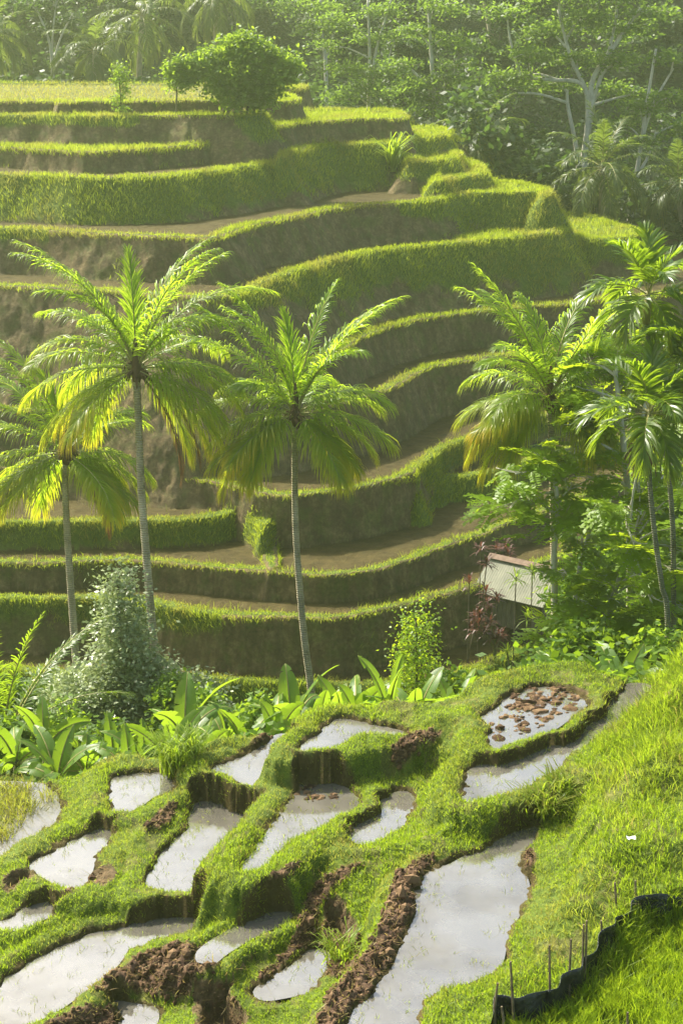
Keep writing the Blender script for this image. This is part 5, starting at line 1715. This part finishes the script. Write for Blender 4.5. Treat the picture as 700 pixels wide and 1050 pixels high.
tg = unit(np.gradient(fpt, axis=0)); sdv = unit(np.cross(tg, [0, 0, 1.0]))
ln = np.concatenate([[0], np.cumsum(np.linalg.norm(np.diff(fpt, axis=0), axis=1))])
rows = []
for k in range(nrow):
    f = k / (nrow - 1)
    hh = 0.50 + .05 * np.sin(ln * 5.2) + .05 * (vnoise(ln * 2.2, 0 * ln, 0, 5) - .5)
    wave = .035 * np.sin(ln * 11 + f * 2) * (0.4 + f) + .07 * (vnoise(ln * 4, f * 1.5 + 0 * ln, 0, 8) - .5)
    gz = ground_z(fpt[:, 0], fpt[:, 1])
    rows.append(np.stack([fpt[:, 0] + sdv[:, 0] * (wave + .05 * f), fpt[:, 1] + sdv[:, 1] * (wave + .05 * f), np.minimum(gz, fpt[:, 2] + .05) - .06 + hh * f], -1) - fo)
V = np.concatenate(rows); n = len(fpt)
sb = MB()
faces = [(k * n + j, k * n + j + 1, (k + 1) * n + j + 1, (k + 1) * n + j) for k in range(nrow - 1) for j in range(n - 1)]
sb.add(V, faces)
sheet = sb.build("sheet", M_PLASTIC, fence, True)
sm = sheet.modifiers.new("thick", 'SOLIDIFY'); sm.thickness = .006
for (bx, by, tx, ty) in [(507, 1056, 510, 1008), (527, 1052, 523, 986), (514, 1060, 514, 1032), (564, 1032, 563, 969), (583, 1022, 585, 963), (598, 1008, 601, 944), (596, 1010, 598, 948), (615, 978, 616, 944), (632, 952, 630, 905), (650, 944, 651, 903), (690, 940, 690, 912), (643, 1066, 643, 1038)]:
    bpt = at_drop(bx, by, 12.95)
    tp = np.array(at_dist(tx, ty, bpt[1] + rf.uniform(-.05, .05)))
    kb = MB(); kb.tube(np.array([bpt - [0, 0, .12], (bpt + tp) / 2 + rf.normal(0, .008, 3), tp]) - fo, [.019, .017, .014], 6)
    kb.build("stake", M_STAKE, fence)

# scrap of white paper in the grass of the bank
t = NT("white_paper"); M_PAPER = t.finish(t.principled((.72, .72, .70), .7).outputs[0])
q = hit(646, 868)
pb = MB()
g0 = np.array([[(-.07 + .035 * i, -.05 + .033 * j, .10 + .05 * vnoise(i * .9, j * .8, 0, 4)) for i in range(5)] for j in range(4)]).reshape(-1, 3)
pb.add(np.concatenate([g0, g0 - [0, 0, .004]]), [(j * 5 + i, j * 5 + i + 1, j * 5 + i + 6, j * 5 + i + 5) for j in range(3) for i in range(4)] + [(20 + j * 5 + i, 20 + j * 5 + i + 5, 20 + j * 5 + i + 6, 20 + j * 5 + i + 1) for j in range(3) for i in range(4)])
o = pb.build("paper_scrap", M_PAPER, None, True, q)
tag(o, "small scrap of white paper lying in the grass of the right bank", "litter")

# ------------------------------------------------------------------ plants on the terraces
b = on_ground(249, 91.9, .2)
def m_at(D): return D / FPX * 1.02
L = px_lobes(b, 91.9, [(215, 62, 0, 17, 14), (240, 52, 0, 20, 14), (265, 56, 0, 20, 14), (290, 66, 0, 17, 12), (225, 82, -.4, 18, 14), (250, 76, -.6, 22, 16), (275, 82, -.4, 20, 14), (245, 98, -.5, 20, 12), (268, 100, -.3, 16, 10), (253, 42, 0, 12, 8), (205, 70, .3, 9, 9), (296, 74, .2, 11, 8)])
lobe_tree("terrace_tree", "broad bushy tree with many thin stems on the top terrace, the largest of three there", "tree", b, None, 0.10, L, 46, BROAD, 1.25, M_BUSH, M_BARK, 21, flat=.1, shell=.35, twigs=4,
          stems=[[np.array([x, 0, 0]), np.array([x * .9 + .1, 0, 1.2]), np.array([x * 1.4, 0.1, 3.0])] for x in (-.9, -.5, -.15, .2, .6, 1.0, -1.2)])
b = on_ground(181, 91.8, .2)
L = px_lobes(b, 91.8, [(176, 72, 0, 9, 9), (190, 70, 0, 10, 9), (183, 82, -.2, 12, 9), (194, 82, 0, 8, 8), (183, 64, 0, 7, 6)])
lobe_tree("terrace_tree", "small round tree on one thin trunk beside the broad bushy tree", "tree", b, [(0, 0, 0), (.03, 0, 1), (.1, 0, 2.2)], 0.06, L, 46, BROAD, 1.0, M_BUSH, M_BARK, 22, flat=.1, shell=.35, twigs=3)
b = on_ground(124, 91.6, .2)
L = px_lobes(b, 91.6, [(124, 72, 0, 8, 6), (122, 82, 0, 8, 7), (127, 92, 0, 6, 6), (121, 104, 0, 5, 7), (126, 115, 0, 5, 5)])
lobe_tree("terrace_tree", "slender little tree in front of the plateau's edge, the leftmost of three", "tree", b, [(0, 0, 0), (.03, 0, 1), (.0, 0, 2.6)], 0.05, L, 50, BROAD, 0.8, M_BUSH, M_BARK, 23, flat=.1, shell=.4, twigs=3)


def grass_clump(label, px, py, H, n, seed, wid=.05, spread=.5, mat=None, dry=.2):
    b = hit(px, py)
    r = np.random.default_rng(seed)
    k = np.arange(n)
    a = r.uniform(0, 6.28, n); ln = r.uniform(.1, spread, n)
    V = []
    d = unit(np.stack([np.cos(a) * ln, np.sin(a) * ln, np.ones(n)], -1))
    h = H * r.uniform(.55, 1.05, n)
    o = np.stack([r.normal(0, .12, n), r.normal(0, .1, n), np.full(n, -.05)], -1)
    out = np.stack([np.cos(a), np.sin(a), 0 * a], -1); s = np.stack([-np.sin(a), np.cos(a), 0 * a], -1) * wid * .5
    m = o + d * (h * .6)[:, None]; t = m + d * (h * .25)[:, None] + out * (h * .25)[:, None]; e = t + out * (h * .2)[:, None] - np.array([0, 0, 1]) * (h * .12)[:, None]
    V = np.stack([o - s, o + s, m - s, m + s, t - s * .7, t + s * .7, e], 1)
    mb = MB()
    for q in V: mb.add(q, [(0, 1, 3, 2), (2, 3, 5, 4), (4, 5, 6)], dry=dry * r.random())
    ob = mb.build("grass_clump", mat or M_RICE, None, True, b)
    tag(ob, label, "grass clump")


grass_clump("tall pale clump of cane grass on the bank below the upper right terrace", 402, 176, 2.6, 90, 1, .09, .6)
grass_clump("rank tuft of tall grass on the bund corner behind the stepped wall", 178, 792, .95, 170, 2, .022, .5, M_GRASS)
grass_clump("rank tuft of grass beside the pond's right end", 195, 778, .8, 130, 3, .02, .5, M_GRASS)
grass_clump("coarse grass tuft hanging over the big mirror like paddy's upper end", 556, 838, .7, 150, 4, .02, .8, M_GRASS, .5)
grass_clump("coarse arching grass tuft halfway up the right bank", 575, 815, .6, 130, 5, .02, .8, M_GRASS, .5)
grass_clump("grass tuft at the mouth of the dark hole beside the clods", 352, 985, .6, 110, 6, .02, .8, M_GRASS, .3)

# ------------------------------------------------------------------ forest behind
far_palms = [  # crown px, D, trunk foot px, crown radius m, seed, label
    ((97, 52), 127, 99, 4.0, 31, "hazy coconut palm with a dark round crown just behind the plateau at the left"),
    ((146, 14), 133, 143, 5.4, 32, "tall hazy coconut palm with long hanging fronds, second from the left behind the plateau"),
    ((222, -6), 138, 221, 4.6, 33, "hazy coconut palm with its crown cut off above the bushy tree"),
    ((-8, 34), 128, -6, 4.0, 34, "hazy coconut palm at the left edge, only its frond ends showing"),
    ((492, 152), 108, 488, 3.6, 35, "coconut palm with upright fronds behind the terraces' right shoulder"),
    ((617, 172), 104, 616, 4.4, 36, "coconut palm with drooping fronds behind the lowest right terrace"),
    ((694, 188), 106, 700, 4.0, 37, "coconut palm cut by the right edge below the forest"),
    ((488, -60), 140, 508, 4.6, 38, "leaning palm trunk rising out of view in the upper right forest"),
]
for (c, D, fx, Rr_, seed, lab) in far_palms:
    b = on_ground(fx, D, .3)
    top = np.array(at_dist(c[0], c[1], D)) - np.array(b)
    top[2] = max(top[2], 2.0)
    root = empty("coconut_palm", b); tag(root, lab, "palm tree")
    mb = MB(); pts = catmull([(0, 0, 0), top * np.array([.2, .2, .4]), top * np.array([.7, .7, .75]), top], False, 5)
    mb.tube(pts, np.linspace(.26, .17, len(pts)), 7); mb.build("trunk", M_PALMBARK, root, True)
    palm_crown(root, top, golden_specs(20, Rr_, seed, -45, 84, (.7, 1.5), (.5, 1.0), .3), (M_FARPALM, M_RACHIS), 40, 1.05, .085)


def far_tree(label, px, D, top, trunk, lobes, rad, seed, leaf=None, stems=None, dens=9.0, scale=1.0, tm=None):
    b = on_ground(px, D, .3)
    st = [[np.array([0, 0, 0])] + px_path(b, D, s) for s in stems]
    return lobe_tree("forest_tree", label, "tree", b, None, rad, px_lobes(b, D, lobes), dens, tm or FARFLAT, scale, leaf or M_ALBIZIA, M_PALEBARK, seed, flat=.5, shell=.5, twigs=5, stems=st)


far_tree("big pale trunked tree with forked limbs and flat layered crown behind the right terraces", 594, 114, 0, None,
         [(520, 12, 0, 30, 7), (560, 30, 1, 34, 8), (600, 18, 0, 36, 9), (640, 30, 1, 34, 8), (668, 14, 0, 26, 7), (545, 55, -1, 30, 7), (590, 60, 1, 30, 7), (635, 62, 0, 32, 8), (520, 80, 0, 34, 7), (560, 88, 1, 32, 6), (620, 92, 1.5, 30, 7), (575, -8, 0, 40, 9), (630, -6, 0, 40, 9), (505, 98, -1, 26, 6), (655, 95, 1, 22, 6)],
         .26, 41, stems=[[(594, 200), (600, 150), (606, 110), (608, 80), (634, 40), (656, 8)], [(600, 150), (606, 108), (622, 60), (632, 14)], [(599, 160), (604, 105), (585, 60), (572, 10)], [(594, 190), (590, 150), (582, 110), (581, 92)], [(599, 165), (600, 92), (565, 82), (530, 80)]])
far_tree("pale thin trunked tree leaning right near the right edge of the forest", 645, 112, 0, None,
         [(690, 60, 0, 22, 8), (655, 110, 0, 26, 7), (690, 100, 0, 24, 7), (700, 130, .5, 20, 8), (668, 142, 0, 20, 6), (640, 128, 1, 18, 6)], .18, 42,
         stems=[[(646, 215), (655, 160), (662, 110), (672, 50)], [(655, 160), (668, 110), (690, 70)], [(650, 190), (664, 160), (672, 135)]])
far_tree("slim pale trunked tree with light flat foliage right of the plateau", 378, 122, 0, None,
         [(345, 22, 0, 24, 8), (392, 10, 0, 26, 8), (335, 48, 0, 20, 6), (405, 38, 0, 24, 6), (350, 70, -1, 22, 6), (392, 74, -1, 30, 8), (370, 92, -1.5, 32, 7), (345, 100, -1, 18, 5), (375, 40, 1, 20, 6)], .16, 43,
         stems=[[(378, 100), (379, 60), (377, 0)], [(379, 95), (386, 50), (398, 10), (402, -5)], [(378, 100), (384, 80), (400, 60)]], dens=10, scale=.9)
far_tree("pale trunked tree with layered light green sprays beside the terraces' upper right end", 446, 118, 0, None,
         [(462, 38, 0, 20, 7), (470, 48, -1, 22, 6), (430, 84, -1, 26, 7), (410, 92, -1.5, 22, 6), (458, 80, -1, 22, 6), (470, 66, 0, 18, 5), (440, 112, -2, 30, 6), (415, 66, 0, 22, 6), (450, 8, 0, 30, 8), (440, 100, 0, 24, 6), (424, 30, 0, 20, 7)], .20, 44,
         stems=[[(446, 130), (444, 90), (441, 40), (438, -10)], [(445, 120), (452, 95), (468, 70)], [(443, 100), (430, 80), (415, 66)]], dens=10, scale=.9)
far_tree("thin bare stemmed tree with hazy sparse crown above the plateau at the left", 55, 130, 0, None,
         [(30, 4, 0, 22, 8), (62, -4, 0, 24, 9), (75, 16, 1, 18, 7), (40, 30, 0, 14, 5)], .14, 45, leaf=M_FARLEAF,
         stems=[[(54, 70), (50, 40), (36, 5)], [(54, 70), (54, 40), (58, 0)], [(55, 70), (62, 40), (76, 12)]], dens=7)
far_tree("pair of slim pale stems with light leaves between the palms and the layered tree", 335, 136, 0, None,
         [(330, 8, 0, 24, 9), (318, 30, 0, 18, 7), (300, 6, 0, 20, 8), (350, 30, 0, 18, 7)], .16, 46,
         stems=[[(334, 70), (330, 30), (328, 0)], [(334, 70), (340, 40), (352, 10)]], dens=9)

# crowd of forest trees on the hillside: five kinds built once, then copied
rf = np.random.default_rng(77)
protos = []
for k in range(5):
    H = [9, 11, 8, 12, 7][k]
    wdt = [3.2, 2.9, 3.6, 3.0, 2.8][k]
    L = []
    for q in range(11):
        f = rf.uniform(.3, .95); a = rf.uniform(0, 6.28); rr = wdt * rf.uniform(.15, .8) * (1.15 - .6 * f)
        L.append((rr * math.cos(a), rr * math.sin(a), H * f, wdt * .42, wdt * .42, H * .10))
    L.append((0, 0, H * .97, wdt * .35, wdt * .35, H * .07))
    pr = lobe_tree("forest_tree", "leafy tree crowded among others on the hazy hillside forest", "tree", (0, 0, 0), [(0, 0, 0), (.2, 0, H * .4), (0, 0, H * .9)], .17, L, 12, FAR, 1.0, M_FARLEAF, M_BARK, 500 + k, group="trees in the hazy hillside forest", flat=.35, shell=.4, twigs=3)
    protos.append([pr, False])
spots = []
for _ in range(4000):
    D = rf.uniform(113, 235); px = rf.uniform(-130, 830)
    if D < 150 and px < 330 and D < 143: continue
    if px < 480 and D < 124: continue
    if D < 130 and px > 470: continue
    x = (px - 350) / FPX * D
    if all((x - a) ** 2 + (D - c) ** 2 > (4.2 + .014 * D) ** 2 for a, c in spots): spots.append((x, D))
    if len(spots) >= 95: break
for i, (x, D) in enumerate(spots):
    z = float(ground_z(np.array(x), np.array(D))) - .3
    pr = protos[i % 5]
    sc = rf.uniform(.75, 1.25) * (0.75 if D < 128 else 1)
    if not pr[1]:
        pr[0].location = (x, D, z); pr[0].rotation_euler = (0, 0, rf.uniform(0, 6.28)); pr[0].scale = (sc,) * 3; pr[1] = True
    else:
        copy_thing(pr[0], (x, D, z), rf.uniform(0, 6.28), sc)

# understory on the hill and in the gully
n = 9000
D = 104 + 130 * rf.random(n) ** 1.2
px = rf.uniform(-160, 860, n)
x = (px - 350) / FPX * D
z = ground_z(x, D)
keep = ~((D < 124) & (px < 470)) 
x, D, z = x[keep], D[keep], z[keep]
cl = fbm(x * .12, D * .12, 0, 7, 3)
pos = np.stack([x, D, z + rf.uniform(.1, 1.0, len(x)) + 2.2 * np.maximum(cl - .45, 0) * 4], -1)
v = place_sprays(FAR, pos, rf.uniform(0, 6.28, len(x)), rf.uniform(.9, 1.7, len(x)), rf.normal(0, .3, len(x)), rf)
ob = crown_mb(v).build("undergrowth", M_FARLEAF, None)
tag(ob, kind='stuff')

# ground cover of the valley edge between the bananas and the first terrace
n = 5200
D = rf.uniform(30.2, 54, n); px = rf.uniform(-80, 780, n)
x = (px - 350) / FPX * D * 1.02
z = ground_z(x, D)
px2, py2 = project(x, D, z)
ed = np.interp(px, [a for a, c in EDGE], [c for a, c in EDGE])
m = D > ed + 1.0
x, D, z = x[m], D[m], z[m]
pos = np.stack([x, D, z + rf.uniform(.05, .6, len(x))], -1)
v = place_sprays(BROAD, pos, rf.uniform(0, 6.28, len(x)), rf.uniform(.7, 1.5, len(x)), rf.normal(0, .3, len(x)), rf)
ob = crown_mb(v).build("ground_cover_leaves", M_SHADELEAF, None)
tag(ob, kind='stuff')
HAZE_DENSITY = 0.0008
# ------------------------------------------------------------------ air
hz = NT("haze")
pv = hz.n('ShaderNodeVolumePrincipled')
pv.inputs['Color'].default_value = (0.84, 0.97, 0.54, 1)
pv.inputs['Density'].default_value = HAZE_DENSITY
pv.inputs['Anisotropy'].default_value = 0.65
hz.l(pv.outputs[0], hz.out.inputs['Volume'])
hb = MB()
hb.box((0, 155, 14), (420, 190, 44))
ho = tag(hb.build("haze", hz.m), kind='stuff')
